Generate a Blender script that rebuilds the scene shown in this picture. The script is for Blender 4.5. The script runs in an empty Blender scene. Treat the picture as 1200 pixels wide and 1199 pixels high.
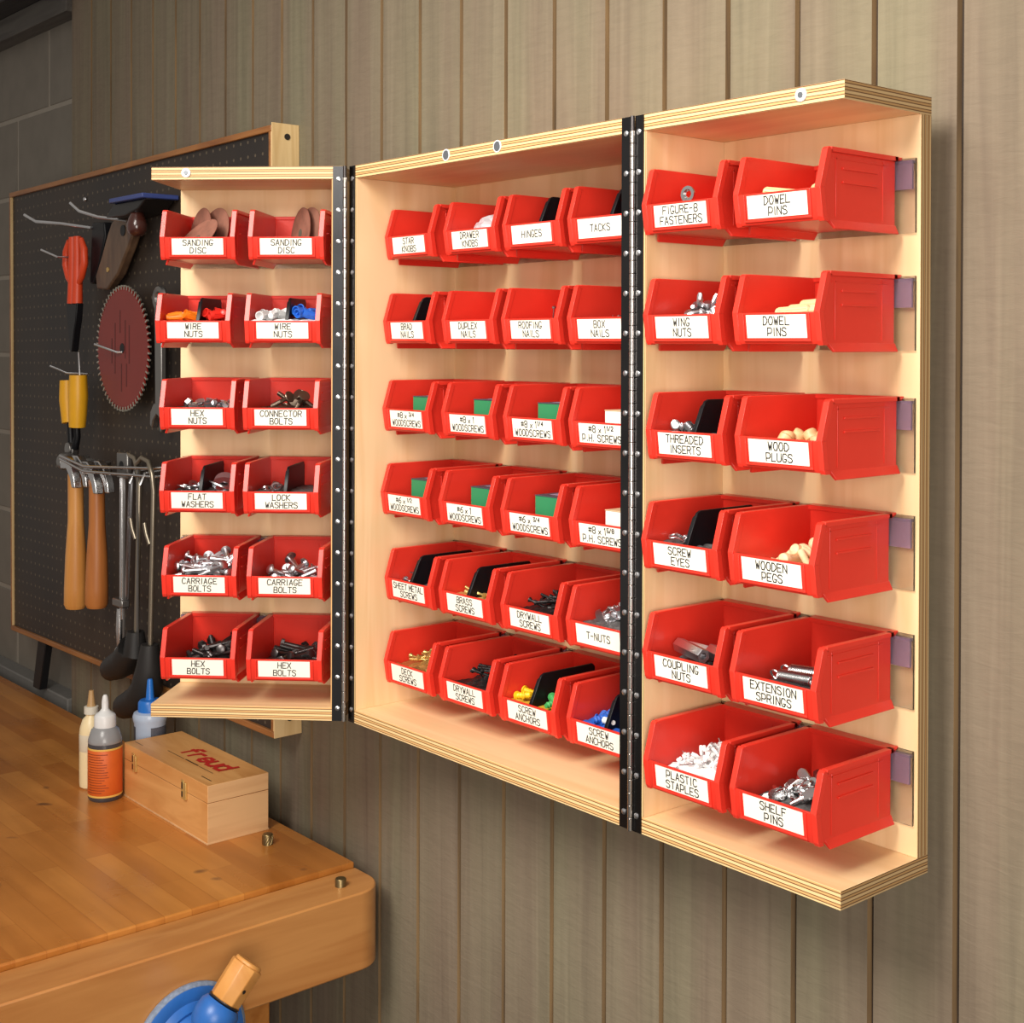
import bpy, bmesh, math, random
from mathutils import Vector, Matrix
random.seed(7)
S = bpy.context.scene
COL = S.collection
ZO = 1.17                       # cabinet bottom above the floor
R = math.radians
# ------------------------------------------------------------------ camera
cam_d = bpy.data.cameras.new('camera'); cam = bpy.data.objects.new('camera', cam_d); COL.objects.link(cam)
F, CX, CY = 1591.71, 628.63, 414.64
yaw, pit, rol = R(40.7995), R(-0.4099), R(0.1815)
d0 = Vector((-math.cos(yaw), math.sin(yaw), 0)); r0 = Vector((math.sin(yaw), math.cos(yaw), 0)); u0 = Vector((0, 0, 1))
d2 = d0*math.cos(pit) + u0*math.sin(pit); u2 = u0*math.cos(pit) - d0*math.sin(pit)
r3 = r0*math.cos(rol) + u2*math.sin(rol); u3 = u2*math.cos(rol) - r0*math.sin(rol)
M = Matrix((r3, u3, -d2)).transposed().to_4x4(); M.translation = Vector((1.5638, -1.1912, 0.5189+ZO))
cam.matrix_world = M
cam_d.sensor_fit = 'HORIZONTAL'; cam_d.sensor_width = 36; cam_d.lens = F/1200*36
cam_d.shift_x = (600-CX)/1200; cam_d.shift_y = (CY-599.5)/1200
cam_d.clip_start = .05
S.camera = cam
# ------------------------------------------------------------------ light
S.view_settings.view_transform = 'Standard'; S.view_settings.look = 'None'
S.view_settings.exposure = 0.12; S.view_settings.gamma = 1
w = bpy.data.worlds.new('world'); S.world = w; w.use_nodes = True
w.node_tree.nodes['Background'].inputs[0].default_value = (1.0, .91, .82, 1)
w.node_tree.nodes['Background'].inputs[1].default_value = 0.30
def area(name, loc, tgt, size, power, color, spread=180):
    l = bpy.data.lights.new(name, 'AREA'); o = bpy.data.objects.new(name, l); COL.objects.link(o)
    l.shape = 'DISK'; l.size = size; l.energy = power; l.color = color; l.spread = R(spread)
    o.location = Vector(loc) + Vector((0, 0, ZO))
    o.rotation_euler = (Vector(tgt)-Vector(loc)).to_track_quat('-Z', 'Y').to_euler()
    return o
area('softbox_key', (.70, -1.70, 1.55), (.45, 0, .38), 1.1, 19, (1, .95, .87), 92)
area('softbox_fill', (2.35, -1.75, .45), (.35, -.1, .15), 1.3, 15, (1, .94, .86), 110)
# ------------------------------------------------------------------ materials
def nodes(name):
    m = bpy.data.materials.new(name); m.use_nodes = True
    nt = m.node_tree; b = nt.nodes['Principled BSDF']
    return m, nt, b
def srgb(r, g, b):
    f = lambda c: (c/255/12.92) if c/255 <= .04045 else ((c/255+.055)/1.055)**2.4
    return (f(r), f(g), f(b), 1)
def plain(name, c, rough=.5, metal=0, spec=.5, trans=0, coat=0, alpha=1, noise=.08, nscale=40):
    m, nt, b = nodes(name)
    b.inputs['Roughness'].default_value = rough; b.inputs['Metallic'].default_value = metal
    b.inputs['Specular IOR Level'].default_value = spec
    b.inputs['Transmission Weight'].default_value = trans
    b.inputs['Coat Weight'].default_value = coat
    b.inputs['Alpha'].default_value = alpha
    tc = nt.nodes.new('ShaderNodeTexCoord'); n = nt.nodes.new('ShaderNodeTexNoise'); n.inputs['Scale'].default_value = nscale
    nt.links.new(tc.outputs['Object'], n.inputs['Vector'])
    mx = nt.nodes.new('ShaderNodeMixRGB'); mx.inputs[1].default_value = c
    mx.inputs[2].default_value = tuple(min(1, v*(1-noise*2.2)) for v in c[:3])+(1,)
    nt.links.new(n.outputs[0], mx.inputs[0]); nt.links.new(mx.outputs[0], b.inputs['Base Color'])
    return m
def ramp(nt, stops):
    r = nt.nodes.new('ShaderNodeValToRGB')
    while len(r.color_ramp.elements) < len(stops): r.color_ramp.elements.new(.5)
    for e, (p, c) in zip(r.color_ramp.elements, stops): e.position = p; e.color = c
    return r
def wood(name, c1, c2, scale=(30, 30, 2.2), rough=.45, bump=.02, c3=None, detail=6, coat=0, dist=1.2):
    m, nt, b = nodes(name)
    tc = nt.nodes.new('ShaderNodeTexCoord'); mp = nt.nodes.new('ShaderNodeMapping'); mp.inputs['Scale'].default_value = scale
    nt.links.new(tc.outputs['Object'], mp.inputs[0])
    n = nt.nodes.new('ShaderNodeTexNoise'); n.inputs['Scale'].default_value = 1; n.inputs['Detail'].default_value = detail; n.inputs['Distortion'].default_value = dist
    nt.links.new(mp.outputs[0], n.inputs['Vector'])
    st = [(.3, c2), (.62, c1)] if c3 is None else [(.25, c3), (.45, c2), (.68, c1)]
    r = ramp(nt, st); nt.links.new(n.outputs[0], r.inputs[0]); nt.links.new(r.outputs[0], b.inputs['Base Color'])
    b.inputs['Roughness'].default_value = rough; b.inputs['Coat Weight'].default_value = coat; b.inputs['Coat Roughness'].default_value = .2
    bp = nt.nodes.new('ShaderNodeBump'); bp.inputs['Strength'].default_value = bump*10; bp.inputs['Distance'].default_value = .001
    nt.links.new(n.outputs[0], bp.inputs['Height']); nt.links.new(bp.outputs[0], b.inputs['Normal'])
    return m
def ply(name, axis, period, off=0.0, k=1.0):
    """plywood edge: plies stacked along one object axis"""
    m, nt, b = nodes(name)
    tc = nt.nodes.new('ShaderNodeTexCoord'); sp = nt.nodes.new('ShaderNodeSeparateXYZ'); nt.links.new(tc.outputs['Object'], sp.inputs[0])
    a = nt.nodes.new('ShaderNodeMath'); a.operation = 'MULTIPLY_ADD'; a.inputs[1].default_value = 1/period; a.inputs[2].default_value = 50+off
    nt.links.new(sp.outputs['XYZ'.index(axis)], a.inputs[0])
    n = nt.nodes.new('ShaderNodeTexNoise'); n.inputs['Scale'].default_value = 9; n.inputs['Detail'].default_value = 3
    nt.links.new(tc.outputs['Object'], n.inputs['Vector'])
    a2 = nt.nodes.new('ShaderNodeMath'); a2.operation = 'MULTIPLY_ADD'; a2.inputs[1].default_value = .2; nt.links.new(n.outputs[0], a2.inputs[0]); nt.links.new(a.outputs[0], a2.inputs[2])
    fr = nt.nodes.new('ShaderNodeMath'); fr.operation = 'FRACT'; nt.links.new(a2.outputs[0], fr.inputs[0])
    lt = srgb(232, 196, 142); md = srgb(212, 166, 108); dk = srgb(104, 62, 28)
    lt, md, dk = [tuple(v*k for v in c[:3])+(1,) for c in (lt, md, dk)]
    r = ramp(nt, [(0, lt), (.34, lt), (.43, dk), (.49, dk), (.58, md), (.80, md), (.88, dk), (.94, dk), (1, lt)])
    nt.links.new(fr.outputs[0], r.inputs[0]); nt.links.new(r.outputs[0], b.inputs['Base Color'])
    b.inputs['Roughness'].default_value = .5
    return m
RED = plain('red_polypropylene', srgb(222, 54, 40), .30, spec=.4, noise=.03)
BIRCH_V = wood('birch_veneer_vertical', srgb(238, 206, 160), srgb(226, 188, 136), (26, 26, 2.0), .42, .01)
BIRCH_H = wood('birch_veneer_horizontal', srgb(238, 204, 156), srgb(224, 184, 132), (2.0, 26, 26), .42, .01)
PLY_Z = ply('plywood_edge_flat', 'Z', .0066); PLY_X = ply('plywood_edge_upright_x', 'X', .0066); PLY_Y = ply('plywood_end_upright_y', 'Y', .0060, k=.58); PLY_ZE = ply('plywood_end_grain', 'Z', .0062, k=.58)
STEEL = plain('dark_bright_steel', (.10, .10, .105, 1), .26, 1, noise=.25, nscale=14)
NICKEL = plain('nickel_knuckle', (.62, .58, .54, 1), .22, 1)
ZINC = plain('zinc_plated', (.74, .75, .78, 1), .32, 1)
CHROME = plain('chrome', (.68, .68, .69, 1), .26, 1)
DKSTEEL = plain('oiled_dark_steel', (.10, .09, .09, 1), .35, .9)
BRASS = plain('yellow_brass', srgb(222, 188, 116), .38, .6)
GOLD = plain('gold_coated_screw', srgb(205, 170, 105), .35, .8)
BLACKP = plain('black_plastic', srgb(15, 15, 19), .42, spec=.3)
BLACKS = plain('black_phosphate', srgb(38, 34, 34), .4, .4)
WHITE = plain('white_card', srgb(238, 234, 220), .6, noise=.01)
INK = plain('black_ink', srgb(35, 30, 28), .6)
WHITEP = plain('white_plastic', srgb(226, 226, 226), .35, noise=.02)
ACRYL = plain('clear_acrylic', (.97, .97, .98, 1), .03, trans=1)
VIOLET = plain('violet_tinted_clear_rail', srgb(208, 184, 208), .10, trans=.8)
MAG = plain('grey_magnet', srgb(128, 132, 138), .35, .6)
BENCH = wood('amber_varnished_maple', srgb(214, 142, 70), srgb(188, 112, 46), (2.6, 22, 22), .3, .01, coat=.25)
# ------------------------------------------------------------------ mesh helper
class MB:
    def __init__(s): s.v = []; s.f = []; s.m = []; s.mi = 0; s.T = None
    def add(s, vs, fs, mi=None):
        o = len(s.v)
        for q in vs:
            q = Vector(q); s.v.append(s.T @ q if s.T else q)
        for f in fs: s.f.append([i+o for i in f]); s.m.append(s.mi if mi is None else mi)
    def box(s, x0, x1, y0, y1, z0, z1, mis=None):
        vs = [(x0,y0,z0),(x1,y0,z0),(x1,y1,z0),(x0,y1,z0),(x0,y0,z1),(x1,y0,z1),(x1,y1,z1),(x0,y1,z1)]
        fs = [(0,1,5,4),(2,3,7,6),(3,0,4,7),(1,2,6,5),(0,3,2,1),(4,5,6,7)]   # -y +y -x +x -z +z
        if mis is None: s.add(vs, fs)
        else:
            o = len(s.v); s.add(vs, [])
            for f, mi in zip(fs, mis): s.f.append([i+o for i in f]); s.m.append(mi)
    def prism(s, poly, ax, a0, a1):
        """polygon in the two other axes (cyclic order), extruded along ax"""
        n = len(poly)
        def mk(p, a): return {'x': (a, p[0], p[1]), 'y': (p[0], a, p[1]), 'z': (p[0], p[1], a)}[ax]
        vs = [mk(p, a0) for p in poly] + [mk(p, a1) for p in poly]
        s.add(vs, [tuple(range(n))[::-1], tuple(range(n, 2*n))] + [(i, (i+1) % n, n+(i+1) % n, n+i) for i in range(n)])
    def cyl(s, p0, p1, r0, r1=None, n=12, caps=True):
        r1 = r0 if r1 is None else r1
        p0 = Vector(p0); p1 = Vector(p1); q = (p1-p0).to_track_quat('Z', 'Y')
        vs = []
        for p, r in ((p0, r0), (p1, r1)):
            for i in range(n):
                a = 2*math.pi*i/n; vs.append(p + q @ Vector((r*math.cos(a), r*math.sin(a), 0)))
        fs = [(i, (i+1) % n, n+(i+1) % n, n+i) for i in range(n)]
        if caps: fs += [tuple(range(n))[::-1], tuple(range(n, 2*n))]
        s.add(vs, fs)
    def lathe(s, prof, n=20, c=(0, 0, 0), T=None):
        """profile of (radius, z); closed top and bottom"""
        vs = []; c = Vector(c)
        for r, z in prof:
            for i in range(n):
                a = 2*math.pi*i/n; p = Vector((r*math.cos(a), r*math.sin(a), z)); vs.append((T @ p if T else p)+c)
        k = len(prof); fs = []
        for j in range(k-1):
            for i in range(n): fs.append((j*n+i, j*n+(i+1) % n, (j+1)*n+(i+1) % n, (j+1)*n+i))
        fs += [tuple(range(n))[::-1], tuple(range((k-1)*n, k*n))]
        s.add(vs, fs)
    def tube(s, pts, r, n=8, closed=False):
        pts = [Vector(p) for p in pts]; k = len(pts); vs = []
        up = Vector((0, 0, 1)); prev = None
        for i, p in enumerate(pts):
            if closed: t = pts[(i+1) % k]-pts[i-1]
            else: t = pts[min(i+1, k-1)]-pts[max(i-1, 0)]
            t.normalize()
            a = prev - t*prev.dot(t) if prev else (t.cross(up) if t.cross(up).length > .1 else t.cross(Vector((1, 0, 0))))
            a.normalize(); prev = a; b = t.cross(a)
            rr = r[i] if isinstance(r, (list, tuple)) else r
            for j in range(n):
                an = 2*math.pi*j/n; vs.append(p+(a*math.cos(an)+b*math.sin(an))*rr)
        fs = []
        for i in range(k if closed else k-1):
            i2 = (i+1) % k
            for j in range(n): fs.append((i*n+j, i*n+(j+1) % n, i2*n+(j+1) % n, i2*n+j))
        if not closed: fs += [tuple(range(n))[::-1], tuple(range((k-1)*n, k*n))]
        s.add(vs, fs)
    def ring(s, r, rt, n=16, m=6, T=None):
        pts = [Vector((r*math.cos(2*math.pi*i/n), r*math.sin(2*math.pi*i/n), 0)) for i in range(n)]
        if T: pts = [T @ p for p in pts]
        s.tube(pts, rt, m, True)
    def build(s, name, mats, parent=None, loc=None, bevel=0, smooth=True, seg=2, mw=None):
        me = bpy.data.meshes.new(name); me.from_pydata([tuple(v) for v in s.v], [], s.f)
        if not isinstance(mats, (list, tuple)): mats = [mats]
        for m in mats: me.materials.append(m)
        for p, mi in zip(me.polygons, s.m): p.material_index = mi
        bm = bmesh.new(); bm.from_mesh(me); bmesh.ops.recalc_face_normals(bm, faces=bm.faces)
        for e in bm.edges:
            if len(e.link_faces) == 2 and e.calc_face_angle(0) > R(38): e.smooth = False
        for f in bm.faces: f.smooth = smooth
        bm.to_mesh(me); bm.free()
        o = bpy.data.objects.new(name, me); COL.objects.link(o)
        if parent: o.parent = parent
        if loc is not None: o.location = loc
        if mw is not None: o.matrix_world = mw
        if bevel:
            b = o.modifiers.new('bevel', 'BEVEL'); b.width = bevel; b.segments = seg; b.limit_method = 'ANGLE'; b.angle_limit = R(40)
            b.use_clamp_overlap = True
        return o
def tag(o, label, cat, group=None, kind=None):
    o['label'] = label; o['category'] = cat
    if group: o['group'] = group
    if kind: o['kind'] = kind
    return o
def empty(name, loc, rz=0):
    o = bpy.data.objects.new(name, None); COL.objects.link(o); o.location = loc; o.rotation_euler = (0, 0, rz); o.empty_display_size = .05
    return o
def copy_tree(o, parent=None):
    c = o.copy(); COL.objects.link(c)
    if parent: c.parent = parent
    for ch in list(o.children): copy_tree(ch, c)
    return c
def P(x, y, z): return Vector((x, y, z+ZO))
def struct(name, mb, mats, loc=(0, 0, ZO), **k):
    o = mb.build(name, mats, None, loc, **k); o['kind'] = 'structure'; return o
# ------------------------------------------------------------------ stroke lettering
G = {'A':"00 26 40;12 32",'B':"00 06 36 45 33 03;33 42 40 00",'C':"45 36 16 04 02 10 30 41",'D':"00 06 26 44 42 20 00",'E':"46 06 00 40;03 33",'F':"46 06 00;03 33",
'G':"45 36 16 04 02 10 30 42 22",'H':"06 00;46 40;03 43",'I':"16 10",'J':"46 41 30 10 01",'K':"06 00;46 03 40",'L':"06 00 40",'M':"00 06 22 46 40",'N':"00 06 40 46",
'O':"16 04 02 10 30 42 44 36 16",'P':"00 06 36 45 43 32 02",'R':"00 06 36 45 44 33 03;23 40",'S':"45 36 16 05 04 33 42 41 30 10 01",'T':"06 46;26 20",
'U':"06 01 10 30 41 46",'V':"06 20 46",'W':"06 10 24 30 46",'X':"06 40;46 00",'Y':"06 23 46;23 20",'Z':"06 46 00 40",'1':"05 16 10",'2':"05 16 36 45 44 00 40",
'3':"06 46 23 42 41 30 10 01",'4':"30 36 02 42",'5':"46 06 03 33 42 41 30 10 01",'6':"46 25 03 01 10 30 41 42 33 03",'8':"13 04 05 16 36 45 44 33 13 02 01 10 30 41 42 33",
'#':"11 15;31 35;02 42;04 44",'-':"03 33",'/':"00 36",'.':"10 11",'x':"00 33;03 30",
'f':"46 26 15 10;04 34",'r':"00 04;02 14 34",'e':"02 42 43 34 14 03 01 10 30 41",'u':"04 01 10 30 41;44 40",'d':"46 40;41 30 10 01 03 14 34 43"}
WID = {'I':2, '1':2, '.':2, ' ':3, '-':3.4, 'x':3.4}
def lay(text):
    """-> strokes in units of 1/6 cap height, total width"""
    x = 0; out = []; small = False
    for ch in text:
        if ch == '{': small = True; continue
        if ch == '}': small = False; x += .6; continue
        k = .62 if small else 1
        for st in (G[ch].split(';') if ch in G else []):
            out.append([(x+int(q[0])*k, int(q[1])*k+(2.3 if small else 0)) for q in st.split()])
        x += (WID.get(ch, 4)+(1.5 if ch != ' ' else 0))*k
    return out, x-1.5
def letters(mb, text, fn, cx, base, cap, maxw, stroke, aspect=.92, slant=.06, jit=.12, cnt=None):
    st, w_ = lay(text); s = cap/6; sx = s*aspect
    if w_*sx > maxw: sx = maxw/w_
    for pl in st:
        pl = [Vector((cx+(x-w_/2)*sx+y*s*slant+random.uniform(-jit, jit)*s, base+y*s+random.uniform(-jit, jit)*s)) for x, y in pl]
        for p, q in zip(pl, pl[1:]):
            if cnt: cnt[0] += 1
            t = (q-p).normalized(); nn = Vector((-t.y, t.x))*stroke/2; p = p-t*stroke*.4; q = q+t*stroke*.4
            mb.add([fn(v.x, v.y) for v in (p+nn, p-nn, q-nn, q+nn)], [(0, 1, 2, 3)])
# ------------------------------------------------------------------ structure
WY = .0135                                        # face of the board wall
# board wall: one sheet with vertical grooves every 0.1017 m
def wall_mat():
    m, nt, b = nodes('olive_stained_rough_boards')
    tc = nt.nodes.new('ShaderNodeTexCoord')
    def noise(sc, s=1, det=5, dist=0):
        mp = nt.nodes.new('ShaderNodeMapping'); mp.inputs['Scale'].default_value = sc; nt.links.new(tc.outputs['Object'], mp.inputs[0])
        n = nt.nodes.new('ShaderNodeTexNoise'); n.inputs['Scale'].default_value = s; n.inputs['Detail'].default_value = det; n.inputs['Distortion'].default_value = dist
        nt.links.new(mp.outputs[0], n.inputs['Vector']); return n
    a = noise((48, 48, 1.6), det=6, dist=1.0); saw = noise((36, 36, 150), det=5, dist=.6); big = noise((10.2, 1, .9), det=2)
    r = ramp(nt, [(.25, srgb(102, 92, 77)), (.5, srgb(124, 113, 94)), (.75, srgb(138, 127, 107))]); nt.links.new(a.outputs[0], r.inputs[0])
    r2 = ramp(nt, [(.32, srgb(124, 120, 96)), (.62, srgb(122, 104, 90))]); nt.links.new(big.outputs[0], r2.inputs[0])
    mx = nt.nodes.new('ShaderNodeMixRGB'); mx.inputs[0].default_value = .5; nt.links.new(r.outputs[0], mx.inputs[1]); nt.links.new(r2.outputs[0], mx.inputs[2])
    r3_ = ramp(nt, [(.3, (.82, .82, .82, 1)), (.6, (1, 1, 1, 1))]); nt.links.new(saw.outputs[0], r3_.inputs[0])
    m2 = nt.nodes.new('ShaderNodeMixRGB'); m2.blend_type = 'MULTIPLY'; m2.inputs[0].default_value = .38; nt.links.new(mx.outputs[0], m2.inputs[1]); nt.links.new(r3_.outputs[0], m2.inputs[2])
    nt.links.new(m2.outputs[0], b.inputs['Base Color']); b.inputs['Roughness'].default_value = .75; b.inputs['Specular IOR Level'].default_value = .25
    ad = nt.nodes.new('ShaderNodeMath'); nt.links.new(a.outputs[0], ad.inputs[0]); nt.links.new(saw.outputs[0], ad.inputs[1])
    bp = nt.nodes.new('ShaderNodeBump'); bp.inputs['Strength'].default_value = .35; bp.inputs['Distance'].default_value = .002
    nt.links.new(ad.outputs[0], bp.inputs['Height']); nt.links.new(bp.outputs[0], b.inputs['Normal'])
    return m
WALL = wall_mat()
GROOVE = wood('raw_wood_groove', srgb(140, 112, 76), srgb(96, 76, 54), (60, 60, 3), .8, .02)
mb = MB(); x = -1.4305; gx = [.0001+.1017*k for k in range(-13, 17)]
z0, z1 = -ZO, 1.9
def strip(xa, ya, xb, yb, mi): mb.add([(xa, ya, z0), (xb, yb, z0), (xb, yb, z1), (xa, ya, z1)], [(0, 1, 2, 3)], mi)
strip(x, WY+.03, x, WY, 0)
for g in gx:
    if g-.006 < x: continue
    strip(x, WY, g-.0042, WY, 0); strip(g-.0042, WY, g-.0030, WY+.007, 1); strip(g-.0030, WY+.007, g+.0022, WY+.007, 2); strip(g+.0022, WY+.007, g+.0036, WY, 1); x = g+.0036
strip(x, WY, x+.6, WY, 0); xe = x+.6
mb.add([(-1.4305, WY+.03, z0), (xe, WY+.03, z0), (xe, WY+.03, z1), (-1.4305, WY+.03, z1)], [(0, 1, 2, 3)], 0)
strip(xe, WY, xe, WY+.03, 0)
mb.add([(-1.4305, WY, z1), (xe, WY, z1), (xe, WY+.03, z1), (-1.4305, WY+.03, z1)], [(0, 1, 2, 3)], 0)
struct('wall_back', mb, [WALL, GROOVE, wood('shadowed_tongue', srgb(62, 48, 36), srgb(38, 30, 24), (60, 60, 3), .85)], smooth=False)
# concrete block wall beyond the boards
BLOCK = plain('dark_grey_painted_block', srgb(128, 121, 110), .8, noise=.12, nscale=18)
MORTAR = plain('grey_mortar', srgb(158, 150, 138), .85, noise=.1, nscale=30)
mb = MB(); mb.box(-3.6, -1.40, .046, .10, -ZO, 1.9); mb.mi = 1
k0 = math.floor((-ZO-.0948)/.1963)
for k in range(k0, 10):
    za = .0948+.1963*k; off = 0 if k % 2 else .195
    for j in range(-1, 6):
        xb = -1.249-.398*j+off; xa = xb-.398
        xb_ = min(xb-.005, -1.4305); xa_ = max(xa+.005, -3.6)
        if xb_-xa_ > .02: mb.prism([(xa_, za+.005), (xb_, za+.005), (xb_, za+.1963-.005), (xa_, za+.1963-.005)], 'y', .044, .050)
struct('wall_left', mb, [MORTAR, BLOCK], smooth=False, bevel=.004)
mb = MB(); mb.box(-3.6, -1.4315, .004, .0455, -ZO, -.283)
struct('trim_1', mb, plain('grey_painted_ledge', srgb(120, 118, 114), .8, noise=.1), bevel=.003)
mb = MB(); mb.box(-3.6, -1.4315, .0, .0455, 1.262, 1.315)
struct('trim_2', mb, wood('grey_sill_board', srgb(92, 88, 82), srgb(70, 66, 62), (3, 40, 40), .8), bevel=.002)
mb = MB(); mb.box(-3.6, -1.4315, -.06, .0455, 1.316, 1.6)
struct('trim_3', mb, wood('dark_ceiling_beam', srgb(48, 44, 42), srgb(32, 30, 30), (3, 40, 40), .8), bevel=.003)
mb = MB(); mb.box(-3.6, 2.4, -3.6, .15, -ZO-.05, -ZO)
struct('floor', mb, plain('grey_concrete_floor', srgb(118, 112, 104), .8, noise=.15, nscale=5))
# ------------------------------------------------------------------ tool cabinet
H, T_ = .762, .018
cab = empty('tool_cabinet', P(.2575, WY, 0)); tag(cab, 'open birch plywood wall cabinet with two hinged bin doors on the board wall', 'cabinet')
CO = P(.2575, WY, 0)
def L(x, y, z): return Vector((x, y, z+ZO))-CO
XL, XR, YF = -.014, .529, -.168
OFF = Vector((-.2575, -WY, 0))                     # cabinet coordinates -> cab local
def cpart(name, mb, mats, parent=cab, **k): return mb.build(name, mats, parent, OFF, **k)
FLAT = [1, 1, 1, 1, 0, 0]
mb = MB(); mb.box(XL, XR, YF, WY-.0005, H-T_, H, FLAT); cpart('top_panel', mb, [BIRCH_H, PLY_Z], bevel=.0006)
mb = MB(); mb.box(XL, XR, YF, WY-.0005, 0, T_, FLAT); cpart('bottom_panel', mb, [BIRCH_H, PLY_Z], bevel=.0006)
mb = MB(); mb.box(XL, XL+.017, YF, WY-.0005, T_, H-T_, [1, 1, 0, 0, 1, 1]); cpart('side_panel', mb, [BIRCH_V, PLY_X], bevel=.0004)
mb = MB(); mb.box(XR-.0103, XR, YF, WY-.0005, T_, H-T_, [1, 1, 0, 0, 1, 1]); cpart('side_panel', mb, [BIRCH_V, PLY_X], bevel=.0004)
mb = MB(); mb.box(XL+.017, XR-.0103, 0, .011, T_, H-T_); cpart('back_panel', mb, BIRCH_V)
for mx in (.205, .3062):
    mb = MB(); mb.cyl((mx, YF-.0012, .7545), (mx, YF+.004, .7545), .0060, n=24); o = cpart('magnet', mb, MAG, bevel=.0004); o['label'] = 'round grey magnet'
    mb = MB(); mb.lathe([(.0060, 0), (.0074, 0), (.0074, .0008), (.0060, .0008)], 24, (mx, YF, .7545), Matrix.Rotation(R(90), 3, 'X')); mb.build('magnet_cup', WHITEP, o)
def rail(parent, x0, x1, ypan, zl, conv):
    """clear hanging strip behind one row of bins: back sheet, tinted hook strip"""
    mb = MB(); mb.box(x0, x1, ypan-.0032, ypan-.0006, zl-.036, zl+.037)
    o = mb.build('hang_rail', ACRYL, parent, conv); o['label'] = 'clear hanging rail'
    mb = MB(); mb.box(x0, x1, ypan-.0088, ypan-.0062, zl+.006, zl+.0345); mb.box(x0, x1, ypan-.0064, ypan-.0032, zl+.0315, zl+.0345)
    q = mb.build('rail_hook', VIOLET, o); q['label'] = 'violet tinted hook strip'
ROWS = [.6645, .5495, .4302, .3152, .199, .085]
for zl in ROWS: rail(cab, XL+.0185, XR-.0185, 0, zl, OFF)
# doors: local x along the door, y from the front (0) to the back, z up
WD, DD = .2695, .1404
def make_door(origin, rz, left):
    fr = Matrix.Rotation(rz, 4, 'Z'); fr.translation = origin
    sgn = -1 if left else 1
    def xr(a, b): return (sgn*a, sgn*b) if not left else (sgn*b, sgn*a)
    mb = MB(); x0, x1 = xr(0, WD)
    mb.box(x0, x1, 0, DD, H-T_, H, [1, 1, 5, 5, 0, 0]); mb.box(x0, x1, 0, DD, 0, T_, [1, 1, 5, 5, 0, 0])
    s0, s1 = xr(0, .0165); mb.box(s0, s1, 0, DD, T_, H-T_, [3, 3, 2, 2, 3, 3])
    b0, b1 = xr(.0165, WD); mb.box(b0, b1, .1225, DD, T_, H-T_, [2, 2, 4, 4, 4, 4])
    name = 'door'
    o = mb.build(name, [BIRCH_H, PLY_Z, BIRCH_V, PLY_X, PLY_Y, PLY_ZE], cab, bevel=.0005)
    o.matrix_parent_inverse = Matrix.Identity(4); o.matrix_local = Matrix.Translation(-CO) @ fr
    o['label'] = 'left door, swung out' if left else 'right door, folded flat to the wall'
    cx = sgn*.2203
    mb = MB(); mb.cyl((cx, -.0016, .7538), (cx, .002, .7538), .0066, n=28); q = mb.build('catch_plate', WHITEP, o, bevel=.0005); q['label'] = 'white round catch plate'
    mb = MB(); mb.cyl((cx, -.0024, .7538), (cx, 0, .7538), .0028, .0034, n=14); q2 = mb.build('screw', MAG, q)
    for zl in ROWS:
        a, b_ = xr(.018, WD-.004); rail(o, a, b_, .1225, zl, Vector((0, 0, 0)))
    return o, fr
PHI = R(180-134.9087)
doorL, frL = make_door(P(-.0188, -.1751, 0), PHI, True)
doorR, frR = make_door(P(.538, -.168, 0), 0, False)
frC = Matrix.Translation(P(0, 0, 0))
# piano hinges
def hinge(cx, cy, leaves):
    mb = MB()
    for M4, x0, x1 in leaves:
        mb.T = M4; mb.box(x0, x1, -.0014, -.0001, .0005, H-.0005)
    mb.T = None
    o = mb.build('piano_hinge', STEEL, cab); o.matrix_local = Matrix.Translation(-CO)
    k = 0; z = .001
    mk = MB()
    while z < H-.02:
        mk.cyl((cx, cy, z+ZO), (cx, cy, z+ZO+.0132), .0030, n=14); z += .0138
    kn = mk.build('knuckle', NICKEL, o, bevel=.0003)
    kn['label'] = 'bright knuckle barrel'
    mb = MB(); mb.cyl((cx, cy, ZO+.0006), (cx, cy, ZO+H-.0006), .0024, n=10); mb.build('pin', DKSTEEL, o)
    ms = MB(); ms.lathe([(.0033, 0), (.0031, .0009), (.0018, .0015), (.0002, .0016)], 14, T=Matrix.Rotation(R(90), 3, 'X')); proto = None
    for M4, x0, x1 in leaves:
        xs = x0*.55+x1*.45 if abs(x0) < abs(x1) else x0*.45+x1*.55
        for i in range(18):
            zz = .018+i*(H-.036)/17
            if proto is None: q = proto = ms.build('screw', ZINC, o)
            else: q = proto.copy(); COL.objects.link(q)
            q.parent = o; q.matrix_local = M4 @ Matrix.Translation((xs, -.0013, zz))
frCf = Matrix.Translation(P(0, YF, 0))
hinge(-.0145, -.1757, [(frL, -.0145, -.0005), (frCf, XL+.001, .0002)])
hinge(.5372, -.1712, [(frCf, .5190, .5345), (frR, .0015, .0135)])
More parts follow.
